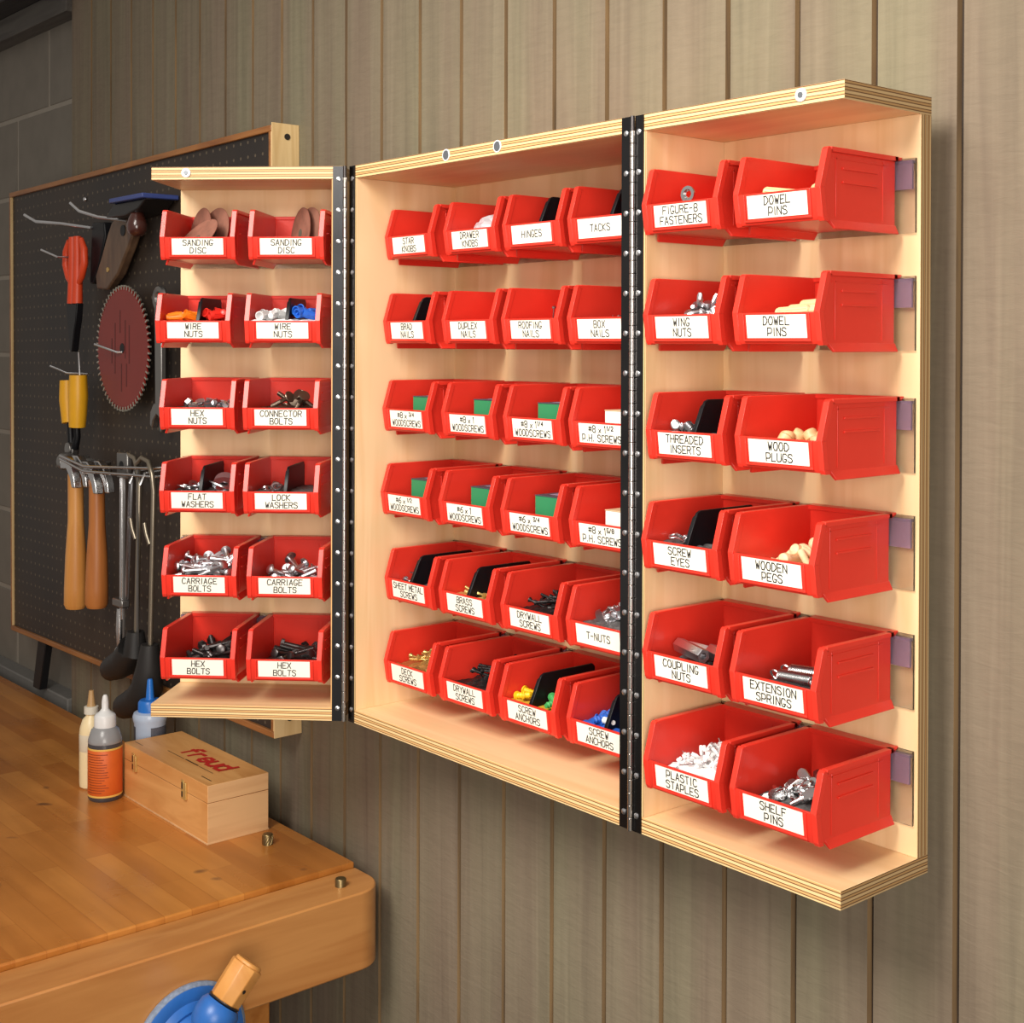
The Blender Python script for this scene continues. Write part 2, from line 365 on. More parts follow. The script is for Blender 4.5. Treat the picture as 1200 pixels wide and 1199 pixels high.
# ------------------------------------------------------------------ red hanging bin (origin: back wall, floor, centre; opens towards -y)
def make_bin():
    root = empty('storage_bin', (0, 0, 0))
    mb = MB(); Wb = .0485; t = .0024
    side = [(0, 0), (-.1165, 0), (-.1185, .003), (-.1225, .030), (-.1110, .0665), (-.1085, .068), (0, .068)]
    for s in (-1, 1): mb.prism(side, 'x', s*Wb, s*(Wb-t))
    mb.box(-Wb+t, Wb-t, -.1165, 0, 0, t)
    mb.box(-Wb+t, Wb-t, -t, 0, t, .068)
    # front plate with label ledge and ridges
    mb.prism([(-.1165, 0), (-.1185, .003), (-.1218, .030), (-.1195, .0302), (-.1160, t)], 'x', -Wb+t, Wb-t)
    ny = lambda z: -.1185-(z-.003)*.0033/.027
    for xa, xb in ((-.0405, -.0385), (.0385, .0405)):
        mb.prism([(ny(.004)+.001, .004), (ny(.004)-.0016, .004), (ny(.029)-.0016, .029), (ny(.029)+.001, .029)], 'x', xa, xb)
    mb.prism([(ny(.003)+.001, .0022), (ny(.003)-.0018, .0026), (ny(.005)-.0018, .0045), (ny(.005)+.001, .005)], 'x', -.0405, .0405)
    # front wings: flanges along the sloping side edges
    for s in (-1, 1):
        a, b = (s*.0445, s*.0525)
        pl = [(-.1168, -.001), (-.1190, .003), (-.1232, .030), (-.1120, .0665), (-.1090, .0685)]
        pi = [(-.1100, -.001), (-.1120, .003), (-.1165, .030), (-.1060, .0640), (-.1030, .0645)]
        for i in range(4):
            x0, x1 = (s*.0465, s*.0525) if i < 2 else (s*.0458, s*.0525)
            mb.prism([pl[i], pl[i+1], pi[i+1], pi[i]], 'x', x0, x1)
        # top rim
        mb.box(min(s*.0462, s*.0525), max(s*.0462, s*.0525), -.1060, .0, .0640, .0685)
        # outer ribs on the side
        for z in (.036, .049): mb.box(min(s*Wb, s*(Wb+.0016)), max(s*Wb, s*(Wb+.0016)), -.085, -.030, z, z+.0022)
        for y in (-.094, -.020): mb.box(min(s*Wb, s*(Wb+.0006)), max(s*Wb, s*(Wb+.0006)), y-.001, y+.001, .004, .062)
        mb.box(min(s*Wb, s*(Wb+.0006)), max(s*Wb, s*(Wb+.0006)), -.1, -.012, .058, .0595)
    mb.box(-.0525, .0525, -.005, .0003, .0640, .0685)
    # moulded ribs inside the back wall
    for x in (.020, .026, .032): mb.box(x, x+.001, -.0032, -.002, .030, .060)
    mb.build('tub', RED, root, bevel=.0010)
    for s in (-1, 1):
        m2 = MB(); m2.prism([(s*.0440, .0015), (s*.0485, .0015), (s*.0525, -.0068), (s*.0500, -.0075), (s*.0455, -.0005), (s*.0440, -.0005)], 'y', -.1040, .0015)
        for k in range(len(m2.v)):
            if m2.v[k].y < -.1 and m2.v[k].z < -.004: m2.v[k].y += .004
        m2.build('stacking_runner', RED, root, bevel=.0004)
    m3 = MB(); m3.box(-.0505, .0505, 0, .0095, .0655, .0685)
    m3.box(-.0505, .0505, .0052, .0058, .0610, .0660)
    m3.build('hang_lip', RED, root, bevel=.0004)
    return root
proto_bin = make_bin()
def card(root, lines):
    nv = Vector((0, -.1185-.0022, .003)); up = Vector((0, -.0033, .027)).normalized(); n = Vector((0, -up.z, up.y))
    base = Vector((0, -.1185, .003))
    fn = lambda off: (lambda u, v: base+Vector((u, 0, 0))+up*v+n*off)
    f0, f1 = fn(.0001), fn(.0007)
    mb = MB(); c = [(-.0360, .0030), (.0360, .0030), (.0360, .0252), (-.0360, .0252)]
    mb.add([f0(*q) for q in c]+[f1(*q) for q in c], [(0, 1, 2, 3), (4, 5, 6, 7), (0, 1, 5, 4), (1, 2, 6, 5), (2, 3, 7, 6), (3, 0, 4, 7)])
    o = mb.build('label_card', WHITE, root); o['label'] = 'white card lettered '+' '.join(lines).replace('{', '').replace('}', '')
    mb = MB(); ff = fn(.00085)
    cap = .0078 if len(lines) > 1 else .0080
    bases = [.0156, .0050] if len(lines) > 1 else [.0100]
    for t, bz in zip(lines, bases): letters(mb, t, ff, .0005, bz, cap, .0665, .00118)
    mb.build('lettering', INK, o, smooth=False)
BINS = {}
def place_bin(key, fr, lx, ly, zl, lines, where):
    global first
    r = proto_bin if not BINS else copy_tree(proto_bin_clean)
    m = fr @ Matrix.Translation((lx, ly, zl-.030))
    r.matrix_world = m
    txt = ' '.join(lines).replace('{', '').replace('}', '')
    tag(r, f'red bin labelled {txt}, {where}', 'bin', 'red hanging bins')
    BINS[key] = (r, m, txt)
    return r
# keep an unlettered source for the copies
proto_bin_clean = proto_bin
RN = ['top', 'second', 'third', 'fourth', 'fifth', 'bottom']
TC = [[['STAR', 'KNOBS'], ['DRAWER', 'KNOBS'], ['HINGES'], ['TACKS']],
      [['BRAD', 'NAILS'], ['DUPLEX', 'NAILS'], ['ROOFING', 'NAILS'], ['BOX', 'NAILS']],
      [['#8 x {3/4}', 'WOODSCREWS'], ['#8 x 1', 'WOODSCREWS'], ['#8 x 1{1/4}', 'WOODSCREWS'], ['#8 x 1{1/2}', 'P.H. SCREWS']],
      [['#6 x {1/2}', 'WOODSCREWS'], ['#6 x 1', 'WOODSCREWS'], ['#6 x {3/4}', 'WOODSCREWS'], ['#8 x 1{5/8}', 'P.H. SCREWS']],
      [['SHEET METAL', 'SCREWS'], ['BRASS', 'SCREWS'], ['DRYWALL', 'SCREWS'], ['T-NUTS']],
      [['DECK', 'SCREWS'], ['DRYWALL', 'SCREWS'], ['SCREW', 'ANCHORS'], ['SCREW', 'ANCHORS']]]
XC = [[.0724, .2052, .3255, 0.4447], [.0690, .2024, .3241, 0.4447], [.0676, .2018, .3282, 0.4477], [.0638, .1964, .3237, 0.4490], [.0738, .1970, .3243, 0.4442], [.0724, .1975, .3205, 0.4461]]
TR = [[['FIGURE-8', 'FASTENERS'], ['DOWEL', 'PINS']], [['WING', 'NUTS'], ['DOWEL', 'PINS']], [['THREADED', 'INSERTS'], ['WOOD', 'PLUGS']],
      [['SCREW', 'EYES'], ['WOODEN', 'PEGS']], [['COUPLING', 'NUTS'], ['EXTENSION', 'SPRINGS']], [['PLASTIC', 'STAPLES'], ['SHELF', 'PINS']]]
XRt = [[.6114, .7366], [.6140, .7363], [.6186, .7397], [.6125, .7317], [.6146, .7343], [.6165, .7350]]
TL = [[['SANDING', 'DISC'], ['SANDING', 'DISC']], [['WIRE', 'NUTS'], ['WIRE', 'NUTS']], [['HEX', 'NUTS'], ['CONNECTOR', 'BOLTS']],
      [['FLAT', 'WASHERS'], ['LOCK', 'WASHERS']], [['CARRIAGE', 'BOLTS'], ['CARRIAGE', 'BOLTS']], [['HEX', 'BOLTS'], ['HEX', 'BOLTS']]]
XLf = [[-.2013, -.0779], [-.2076, -.0826], [-.2017, -.0850], [-.2016, -.0843], [-.1984, -.0790], [-.2001, -.0794]]
todo = []
for r in range(6):
    for c in range(2): todo.append((('L', r, c), frL, XLf[r][c], .1120, ROWS[r], TL[r][c], f'{["left", "right"][c]} in {RN[r]} row, left door'))
    for c in range(4): todo.append((('C', r, c), frC, XC[r][c], -.0105, ROWS[r], TC[r][c], f'{["first", "second", "third", "fourth"][c]} in {RN[r]} row, middle cabinet'))
    for c in range(2): todo.append((('R', r, c), frR, XRt[r][c]-.538, .1120, ROWS[r], TR[r][c], f'{["left", "right"][c]} in {RN[r]} row, right door'))
for a in todo: place_bin(*a)
for a in todo: card(BINS[a[0]][0], a[5])
SEC = {'L': 'left door', 'C': 'middle cabinet', 'R': 'right door'}
def bref(key):
    s, r, c = key; txt = BINS[key][2]
    same = [k for k in BINS if BINS[k][2] == txt]
    if len(same) == 1: return f'the {txt} bin'
    if s == 'R': return f'the {RN[r]} row {txt} bin'
    if s == 'C' and txt == 'DRYWALL SCREWS': return f'the {RN[r]} row {txt} bin'
    return f'the {["left", "right"][0 if (c == 0 or (s == "C" and c == 2)) else 1]} {txt} bin'
# ------------------------------------------------------------------ bin contents
def put(o, key, x, y, z, rot=None):
    m = BINS[key][1] @ Matrix.Translation((x, y, z))
    if rot is not None: m = m @ rot
    o.matrix_world = m
    return o
def rotm(rx=0, ry=0, rz=0): return Matrix.Rotation(rz, 4, 'Z') @ Matrix.Rotation(ry, 4, 'Y') @ Matrix.Rotation(rx, 4, 'X')
PROT = {}
def proto(kind):
    """mesh (axis along local x for long things) + material + rest radius"""
    if kind in PROT: return PROT[kind]
    mb = MB(); X = Vector((1, 0, 0)); nm = kind; mats = None; rad = .004
    Tx = Matrix.Rotation(R(90), 3, 'Y')                       # lathe z -> x
    def bolt(Ls, rs, head, mat, dome=False, thread=True):
        nonlocal mats, rad
        mats = mat; rad = rs*1.6
        mb.cyl((-Ls/2, 0, 0), (Ls/2, 0, 0), rs, n=12)
        if thread:
            q = Ls/2-.001
            while q > -Ls*.05: mb.lathe([(rs, -.0006), (rs*1.16, 0), (rs, .0006)], 10, (q, 0, 0), Tx); q -= .0016
        if head == 'dome': mb.lathe([(.0002, -.0046), (rs*1.4, -.0042), (rs*2.3, -.0022), (rs*2.5, 0), (rs*1.1, .0004)], 18, (-Ls/2, 0, 0), Tx)
        elif head == 'hex': mb.lathe([(rs*1.7, -.005), (rs*2.0, -.0044), (rs*2.0, 0)], 6, (-Ls/2, 0, 0), Tx)
        elif head == 'flat': mb.lathe([(rs*2.6, -.0022), (rs*2.8, -.001), (rs*2.6, 0)], 18, (-Ls/2, 0, 0), Tx)
        elif head == 'bugle': mb.lathe([(rs*1.1, -.001), (rs*2.1, -.0008), (rs*2.1, 0), (rs*1.0, .0035)], 12, (-Ls/2, 0, 0), Tx)
    if kind == 'carriage_bolt': bolt(.050, .0030, 'dome', ZINC)
    elif kind == 'hex_bolt': bolt(.045, .0034, 'hex', DKSTEEL)
    elif kind == 'connector_bolt': bolt(.035, .0030, 'flat', plain('antique_bronze', srgb(120, 105, 92), .35, .9))
    elif kind == 'drywall_screw': bolt(.030, .0016, 'bugle', BLACKS)
    elif kind == 'long_drywall_screw': bolt(.044, .0018, 'bugle', BLACKS)
    elif kind == 'deck_screw': bolt(.030, .0017, 'bugle', GOLD)
    elif kind == 'sheet_metal_screw': bolt(.020, .0015, 'dome', ZINC)
    elif kind == 'brass_screw': bolt(.020, .0015, 'bugle', BRASS)
    elif kind == 'nail': bolt(.030, .0009, 'flat', ZINC, thread=False)
    elif kind == 'hex_nut':
        mats = ZINC; rad = .004
        ro, ri, h = .0068, .0035, .0055; n = 6; vs = []
        for z in (-h/2, h/2):
            for i in range(12):
                a = math.pi*i/6; rr = ro if i % 2 == 0 else ro*.866; vs.append((rr*math.cos(a), rr*math.sin(a), z))
            for i in range(12): a = math.pi*i/6; vs.append((ri*math.cos(a), ri*math.sin(a), z))
        fs = []
        for i in range(12):
            j = (i+1) % 12; fs += [(i, j, 24+j, 24+i), (12+i, 12+j, 36+j, 36+i), (i, j, 12+j, 12+i), (24+i, 24+j, 36+j, 36+i)]
        mb.add(vs, fs)
    elif kind in ('flat_washer', 'lock_washer', 'large_washer'):
        mats = ZINC; ro, ri, h = {'flat_washer': (.0085, .004, .0014), 'lock_washer': (.0065, .0038, .0022), 'large_washer': (.016, .006, .002)}[kind]; rad = h
        mb.lathe([(ri, -h/2), (ro, -h/2), (ro, h/2), (ri, h/2), (ri, -h/2)], 24)
        mb.f = mb.f[:-2]; mb.m = mb.m[:-2]
    elif kind == 't_nut':
        mats = ZINC; rad = .004
        mb.lathe([(.0035, 0), (.0088, 0), (.0088, .0012), (.0048, .0014), (.0042, .009), (.0030, .009)], 18)
        for i in range(4):
            a = math.pi*i/2; mb.cyl((.008*math.cos(a), .008*math.sin(a), .001), (.0082*math.cos(a), .0082*math.sin(a), .007), .0013, .0002, n=6)
    elif kind.endswith('wire_nut'):
        c = {'orange': srgb(250, 130, 30), 'red': srgb(225, 50, 40), 'grey': srgb(225, 225, 225), 'blue': srgb(40, 105, 210)}[kind.split('_')[0]]
        mats = plain(kind, c, .35); rad = .005; nm = 'wire_nut'
        mb.lathe([(.0030, -.011), (.0040, -.0105), (.0058, .004), (.0066, .0085), (.0066, .011), (.0052, .011), (.0045, .004)], 14, T=Tx)
        for i in range(6):
            a = math.pi*i/3; mb.cyl((-.008, .0043*math.cos(a), .0043*math.sin(a)), (.006, .0062*math.cos(a), .0062*math.sin(a)), .0009, n=5)
    elif kind == 'sanding_disc':
        mats = [plain('worn_brown_abrasive', srgb(168, 112, 92), .9, noise=.3, nscale=60), plain('grey_disc_backing', srgb(92, 88, 74), .9)]; rad = .001
        mb.lathe([(.0001, -.0006), (.037, -.0006), (.0375, .0006), (.0001, .0006)], 40)
        mb.mi = 1; mb.lathe([(.0001, .0006), (.0065, .0006), (.0065, .0009), (.0001, .0009)], 16)
    elif kind == 'dowel_pin':
        mats = wood('beech_dowel', srgb(232, 196, 150), srgb(214, 170, 122), (8, 60, 60)); rad = .0045
        mb.lathe([(.0032, -.018), (.0045, -.0165), (.0045, .0165), (.0032, .018)], 12, T=Tx)
        for i in range(10):
            a = math.pi*i/5; mb.cyl((-.0155, .0044*math.cos(a), .0044*math.sin(a)), (.0155, .0044*math.cos(a), .0044*math.sin(a)), .0006, n=4)
    elif kind == 'wood_plug':
        mats = wood('plug_wood', srgb(226, 186, 138), srgb(196, 148, 98), (40, 40, 40)); rad = .005
        mb.lathe([(.0058, -.0045), (.0066, -.004), (.0072, .003), (.0062, .0045), (.003, .0056)], 18)
    elif kind == 'wooden_peg':
        mats = wood('peg_birch', srgb(240, 206, 166), srgb(222, 182, 138), (40, 40, 10)); rad = .005
        mb.lathe([(.0035, -.016), (.0038, -.015), (.0034, .004), (.0052, .007), (.0064, .0115), (.0056, .0155), (.003, .0175)], 16, T=Tx)
    elif kind == 'wing_nut':
        mats = ZINC; rad = .004
        mb.lathe([(.0046, 0), (.0050, .001), (.0042, .008), (.0026, .008)], 14)
        for s in (-1, 1):
            pts = [(s*.003, 0, .002), (s*.007, 0, .006), (s*.0105, 0, .0105), (s*.012, 0, .0135)]
            mb.tube(pts, [.0022, .0026, .0032, .0020], 8)
    elif kind == 'threaded_insert':
        mats = ZINC; rad = .004; mb.cyl((-.006, 0, 0), (.006, 0, 0), .0034, n=14)
        for q in range(4): mb.lathe([(.0034, -.001), (.0050, 0), (.0034, .001)], 14, (-.0045+q*.003, 0, 0), Tx)
    elif kind == 'coupling_nut':
        mats = ZINC; rad = .006; mb.lathe([(.0040, -.023), (.0074, -.0235), (.0080, -.022), (.0080, .022), (.0074, .0235), (.0040, .023), (.0038, .014)], 6, T=Tx)
    elif kind == 'extension_spring':
        mats = CHROME; rad = .007
        N = 17; pts = [Vector((-.023+.046*i/(N*12), .0060*math.cos(2*math.pi*i/12), .0060*math.sin(2*math.pi*i/12))) for i in range(N*12+1)]
        mb.tube(pts, .0011, 6)
        for s in (-1, 1): mb.ring(.0058, .0011, 16, 6, T=Matrix.Translation((s*.0290, 0, .001)) @ Matrix.Rotation(R(80), 4, 'X'))
    elif kind == 'plastic_staple':
        mats = [WHITEP, ZINC]; rad = .004
        mb.tube([(-.0045, 0, -.003), (-.0045, 0, .002), (-.0025, 0, .0048), (.0025, 0, .0048), (.0045, 0, .002), (.0045, 0, -.003)], .0021, 6)
        mb.mi = 1; mb.cyl((-.0045, 0, -.008), (-.0045, 0, .0055), .0007, n=6); mb.cyl((-.0045, 0, .0055), (-.0045, 0, .0061), .0016, n=8)
    elif kind == 'shelf_pin':
        mats = CHROME; rad = .004
        mb.cyl((-.012, 0, 0), (.002, 0, 0), .0025, n=12); mb.lathe([(.0025, 0), (.0048, .0003), (.0048, .0016), (.0025, .002)], 14, (-.001, 0, 0), Tx)
        mb.prism([(.001, -.004), (.010, -.0058), (.014, -.004), (.0155, 0), (.014, .004), (.010, .0058), (.001, .004)], 'z', -.001, .001)
    elif kind == 'screw_eye':
        mats = ZINC; rad = .004; mb.ring(.0045, .0011, 16, 6, T=Matrix.Translation((-.005, 0, 0))); mb.cyl((0, 0, 0), (.016, 0, 0), .0013, .0005, n=8)
    elif kind.endswith('screw_anchor'):
        c = {'yellow': srgb(245, 195, 30), 'green': srgb(70, 165, 90), 'blue': srgb(40, 95, 190), 'white': srgb(235, 232, 225)}[kind.split('_')[0]]
        mats = plain(kind, c, .4); rad = .004; nm = 'screw_anchor'
        mb.cyl((-.013, 0, 0), (.013, 0, 0), .0028, .0036, n=10)
        for q in range(5): mb.lathe([(.0030, -.0012), (.0042, .0008), (.0030, .0014)], 10, (-.010+q*.0045, 0, 0), Tx)
        mb.lathe([(.0036, 0), (.0056, .0004), (.0056, .002), (.003, .002)], 12, (.012, 0, 0), Tx)
    elif kind == 'figure_eight_fastener':
        mats = CHROME; rad = .002
        for s in (-1, 1):
            n0 = len(mb.f); mb.lathe([(.0032, -.0011), (.0085, -.0011), (.0085, .0011), (.0050, .0011), (.0032, -.0011)], 22, (s*.0075, 0, 0)); mb.f = mb.f[:-2]; mb.m = mb.m[:-2]
    o = mb.build(nm, mats); PROT[kind] = [o, rad, False]
    return PROT[kind]
def spawn(kind):
    p = proto(kind)
    if not p[2]: p[2] = True; return p[0]
    o = p[0].copy(); COL.objects.link(o); return o
def words(kind): return kind.replace('_', ' ')
HEAPG = plain('mixed_grey_hardware', (.20, .19, .19, 1), .55, .5, noise=.35, nscale=300)
def mound(key, hb, ha, xc, yc, sx, sy, mat, what):
    """the part of the heap below the pieces one can count"""
    mb = MB(); nx, ny_ = 18, 22; rnd = random.Random(hash(what) % 999)
    hx = .0455; y0, y1 = -.1155, -.0030
    def hgt(x, y):
        z = hb+ha*math.exp(-((x-xc)/sx)**2-((y-yc)/sy)**2); return z
    vs = []
    for j in range(ny_+1):
        for i in range(nx+1):
            x_ = -hx+2*hx*i/nx; y_ = y0+(y1-y0)*j/ny_; vs.append((x_, y_, hgt(x_, y_)+rnd.uniform(-.0022, .0012)))
    top = len(vs); fs = [(j*(nx+1)+i, j*(nx+1)+i+1, (j+1)*(nx+1)+i+1, (j+1)*(nx+1)+i) for j in range(ny_) for i in range(nx)]
    bd = [i for i in range(nx+1)]+[(j+1)*(nx+1)+nx for j in range(ny_)]+[ny_*(nx+1)+i for i in range(nx-1, -1, -1)]+[j*(nx+1) for j in range(ny_-1, 0, -1)]
    bv = [(vs[b][0], vs[b][1] if vs[b][1] > -.115 else -.1150, .0027) for b in bd]
    k = len(bd); fs += [(bd[i], bd[(i+1) % k], top+(i+1) % k, top+i) for i in range(k)]+[tuple(range(top, top+k))]
    mb.add(vs+bv, fs); o = mb.build('hardware_heap', HEAPG if mat in (ZINC, CHROME, DKSTEEL) else mat, smooth=False)
    put(o, key, 0, 0, 0); tag(o, f'loose heap of {what} filling {bref(key)}', 'heap', kind='stuff')
    return hgt
def pile(key, kind, n, adj, hb=.022, ha=.012, xc=0, yc=-.06, sx=.03, sy=.04, tilt=25, base=True, dmin=.006, yr=None, xr=None, mat=None):
    o0, rad, _ = proto(kind); mats = o0.data.materials[0]
    if base: hg = mound(key, hb, ha, xc, yc, sx, sy, mat or mats, {'grey': 'wire nuts'}.get(kind, words(kind)+'s'))
    else: hg = lambda x, y: hb+ha*math.exp(-((x-xc)/sx)**2-((y-yc)/sy)**2)
    xr = xr or (-.034, .034); yr = yr or (-.100, -.018); used = []
    long = kind.endswith('bolt') or kind.endswith('screw') or kind in ('nail',)
    for i in range(n):
        for tr in range(60):
            x_ = random.uniform(*xr); y_ = random.uniform(max(yr[0], -.101), yr[1])
            if all((x_-a)**2+(y_-b)**2 > dmin**2 for a, b in used): break
        used.append((x_, y_)); yaw_ = random.uniform(0, 2*math.pi)
        if long:                                        # keep long pieces off the walls
            hl = .028; k = 0
            while (abs(x_+hl*math.cos(yaw_)) > .044 or abs(x_-hl*math.cos(yaw_)) > .044 or y_+hl*math.sin(yaw_) > -.004 or y_-hl*math.sin(yaw_) > -.004 or y_-abs(hl*math.sin(yaw_)) < -.114) and k < 60:
                yaw_ = random.uniform(0, 2*math.pi); k += 1
        o = spawn(kind); tl = R(random.uniform(-tilt, tilt))
        rx = random.uniform(0, 6.28) if (long or kind in ('hex_nut', 't_nut', 'plastic_staple', 'shelf_pin', 'wing_nut')) and kind not in ('hex_nut',) else R(random.uniform(-35, 35))
        put(o, key, x_, y_, hg(x_, y_)+rad*.9+random.uniform(0, .004), rotm(rx, tl, yaw_))
        tag(o, f'{adj} {words(kind) if not kind.endswith(("wire_nut", "screw_anchor")) else words(kind)} lying in {bref(key)}'.replace('grey wire', 'wire'), words(kind.split('_')[-1] if kind not in ('hex_nut',) else 'nut'), f'{words(kind)}s in {bref(key)}')
def divider(key, x=0, z1=.0625, yaw_=0, front=-.108):
    mb = MB()
    mb.prism([(-.008, .0035), (front-.004, .0035), (front-.005, .028), (front+.008, z1-.007), (front+.011, z1-.002), (front+.016, z1), (-.012, z1), (-.008, z1-.004)], 'x', -.0016, .0016)
    mb.prism([(front-.005, .0035), (front-.006, .028), (front+.007, z1-.007), (front+.010, z1-.005), (front-.001, .028), (front, .0035)], 'x', -.0026, .0026)
    o = mb.build('bin_divider', BLACKP, bevel=.0005); put(o, key, x, 0, 0, rotm(0, 0, yaw_))
    tag(o, f'black plastic divider standing in {bref(key)}', 'divider', 'black bin dividers')
# --- left door
def disc(key, x, y, z, rx, ry, rz, lab):
    o = spawn('sanding_disc'); put(o, key, x, y, z, rotm(rx, ry, rz)); tag(o, lab, 'disc')
disc(('L', 0, 0), -.013, -.084, .0305, R(50), 0, R(-40), 'brown worn sanding disc leaning lowest at left in the left SANDING DISC bin')
disc(('L', 0, 0), -.021, -.044, .0410, R(82), 0, R(-50), 'brown sanding disc standing in the middle of the left SANDING DISC bin')
disc(('L', 0, 0), .001, -.048, .0410, R(78), 0, R(-42), 'brown sanding disc with worn centre at right in the left SANDING DISC bin')
disc(('L', 0, 1), .001, -.042, .0410, R(84), 0, R(-56), 'brown sanding disc standing behind in the right SANDING DISC bin')
disc(('L', 0, 1), .013, -.046, .0410, R(82), 0, R(-50), 'brown sanding disc standing in front in the right SANDING DISC bin')
K = ('L', 1, 0); divider(K, .004)
pile(K, 'orange_wire_nut', 6, 'bright', .030, 0, xr=(-.036, -.008), yr=(-.108, -.06), dmin=.010, mat=plain('dark_red_nut', srgb(200, 70, 40), .4))
pile(K, 'red_wire_nut', 6, 'bright', .031, .004, xr=(.014, .036), yr=(-.108, -.06), dmin=.009, base=False)
K = ('L', 1, 1); divider(K, .004)
pile(K, 'grey_wire_nut', 8, 'pale grey', .031, .004, xr=(-.034, -.006), yr=(-.110, -.07), dmin=.009)
pile(K, 'blue_wire_nut', 9, 'bright', .033, .006, xr=(.012, .036), yr=(-.110, -.06), dmin=.008, base=False)
pile(('L', 2, 0), 'hex_nut', 10, 'silvery', .0275, .002, yr=(-.112, -.06), tilt=50, dmin=.011)
pile(('L', 2, 1), 'connector_bolt', 7, 'bronze coloured', .027, .006, xr=(-.018, .034), yr=(-.095, -.04), tilt=45, dmin=.010)
K = ('L', 3, 0); divider(K, .002)
pile(K, 'flat_washer', 6, 'silvery', .0275, .002, xr=(-.036, -.008), yr=(-.110, -.06), tilt=50, dmin=.009)
pile(K, 'large_washer', 5, 'shiny', .032, .004, xr=(.016, .030), yr=(-.098, -.05), tilt=62, dmin=.008, base=False)
K = ('L', 3, 1); divider(K, .004)
pile(K, 'lock_washer', 5, 'silvery', .0275, .002, xr=(-.034, -.010), yr=(-.110, -.07), tilt=50, dmin=.009)
pile(('L', 4, 0), 'carriage_bolt', 24, 'shiny zinc', .019, .018, xc=.01, sx=.05, sy=.045, xr=(-.026, .026), yr=(-.101, -.03), tilt=24, dmin=.008)
pile(('L', 4, 1), 'carriage_bolt', 12, 'shiny zinc', .018, .006, xr=(-.020, .028), yr=(-.101, -.03), tilt=36, dmin=.010)
pile(('L', 5, 0), 'hex_bolt', 13, 'dark grey steel', .013, .014, xc=.015, sx=.03, xr=(-.010, .028), yr=(-.092, -.03), tilt=26, dmin=.010)
pile(('L', 5, 1), 'hex_bolt', 13, 'dark grey steel', .013, .012, xc=.015, sx=.03, xr=(-.010, .028), yr=(-.095, -.03), tilt=18, dmin=.010)
# --- middle cabinet
def poly_bag(key):
    mb = MB(); rnd = random.Random(3); n, m = 18, 12; vs = []
    for j in range(m+1):
        th = math.pi*j/m
        for i in range(n):
            a = 2*math.pi*i/n; k = 1+rnd.uniform(-.08, .08)*(0 < j < m)
            vs.append((.034*k*math.sin(th)*math.cos(a), .040*k*math.sin(th)*math.sin(a), .021*k*math.cos(th)))
    fs = [(j*n+i, j*n+(i+1) % n, (j+1)*n+(i+1) % n, (j+1)*n+i) for j in range(m) for i in range(n)]
    mb.add(vs, fs)
    o = mb.build('parts_bag', plain('cloudy_polythene', srgb(236, 232, 238), .25, trans=.35, noise=.1), smooth=False); put(o, key, .000, -.066, .0300)
    tag(o, 'crumpled clear plastic bag in the DRAWER KNOBS bin', 'bag')
poly_bag(('C', 0, 1))
divider(('C', 0, 2), .006); divider(('C', 0, 3), .010); divider(('C', 1, 0), .004)
o = spawn('nail'); put(o, ('C', 1, 2), .018, -.100, .0285, rotm(0, R(68), R(150))); tag(o, 'thin silvery nail leaning up in the ROOFING NAILS bin', 'nail')
pile(('C', 1, 3), 'nail', 5, 'thin silvery', .0275, 0, yr=(-.09, -.05), xr=(-.02, .03), tilt=22, dmin=.010)
GREENB = plain('green_carton', srgb(44, 128, 82), .5, noise=.04); DKTOP = plain('dark_carton_lid', srgb(74, 72, 84), .5)
def carton(key, x0, x1, y0, y1, z1, lab, mats, name='screw_carton'):
    root = empty(name, (0, 0, 0)); put(root, key, (x0+x1)/2, (y0+y1)/2, .0026)
    w_, d_, h_ = (x1-x0)/2, (y1-y0)/2, z1-.0026
    mb = MB(); mb.box(-w_, w_, -d_, d_, 0, h_-.0012); mb.build('box_body', mats[0], root, bevel=.0005)
    mb = MB(); mb.box(-w_-.0004, w_+.0004, -d_-.0006, d_, h_-.0011, h_); mb.build('box_lid', mats[1], root, bevel=.0003)
    mb = MB(); mb.box(-w_*.6, w_*.7, -d_*.6, d_*.5, h_, h_+.0002); mb.build('top_sticker', plain('lilac_sticker', srgb(150, 140, 165), .5), root)
    tag(root, lab, 'carton', 'screw cartons')
for r, c in ((2, 0), (2, 1), (2, 2), (3, 0), (3, 1), (3, 2)):
    K = ('C', r, c); carton(K, -.018, .034, -.096, -.022, .0475 if r == 2 else .0495, f'green screw carton with grey lid in {bref(K)}', (GREENB, DKTOP))
TAN = plain('kraft_carton', srgb(214, 186, 146), .6); WHT = plain('white_carton', srgb(240, 236, 228), .5)
for r in (2, 3): carton(('C', r, 3), -.019, .030, -.096, -.03, .0430, f'small tan and white carton in {bref(("C", r, 3))}', (WHT, TAN))
K = ('C', 4, 0); divider(K, -.004); pile(K, 'sheet_metal_screw', 10, 'silvery', .020, .006, xr=(-.034, -.012), yr=(-.104, -.05), tilt=35, dmin=.007)
pile(K, 'nail', 1, 'long leaning', .030, 0, xr=(-.022, -.021), yr=(-.09, -.085), tilt=45, base=False)
K = ('C', 4, 1); divider(K, -.002); pile(K, 'brass_screw', 8, 'small yellow', .0235, .002, xr=(-.034, .034), yr=(-.112, -.09), tilt=30, dmin=.008)
pile(('C', 4, 2), 'drywall_screw', 34, 'short black', .024, .015, xc=.014, sx=.03, sy=.05, xr=(-.014, .030), yr=(-.100, -.03), tilt=24, dmin=.005)
pile(('C', 4, 3), 't_nut', 28, 'silvery', .024, .014, xc=.006, sx=.04, sy=.05, xr=(-.024, .034), yr=(-.108, -.03), tilt=60, dmin=.008)
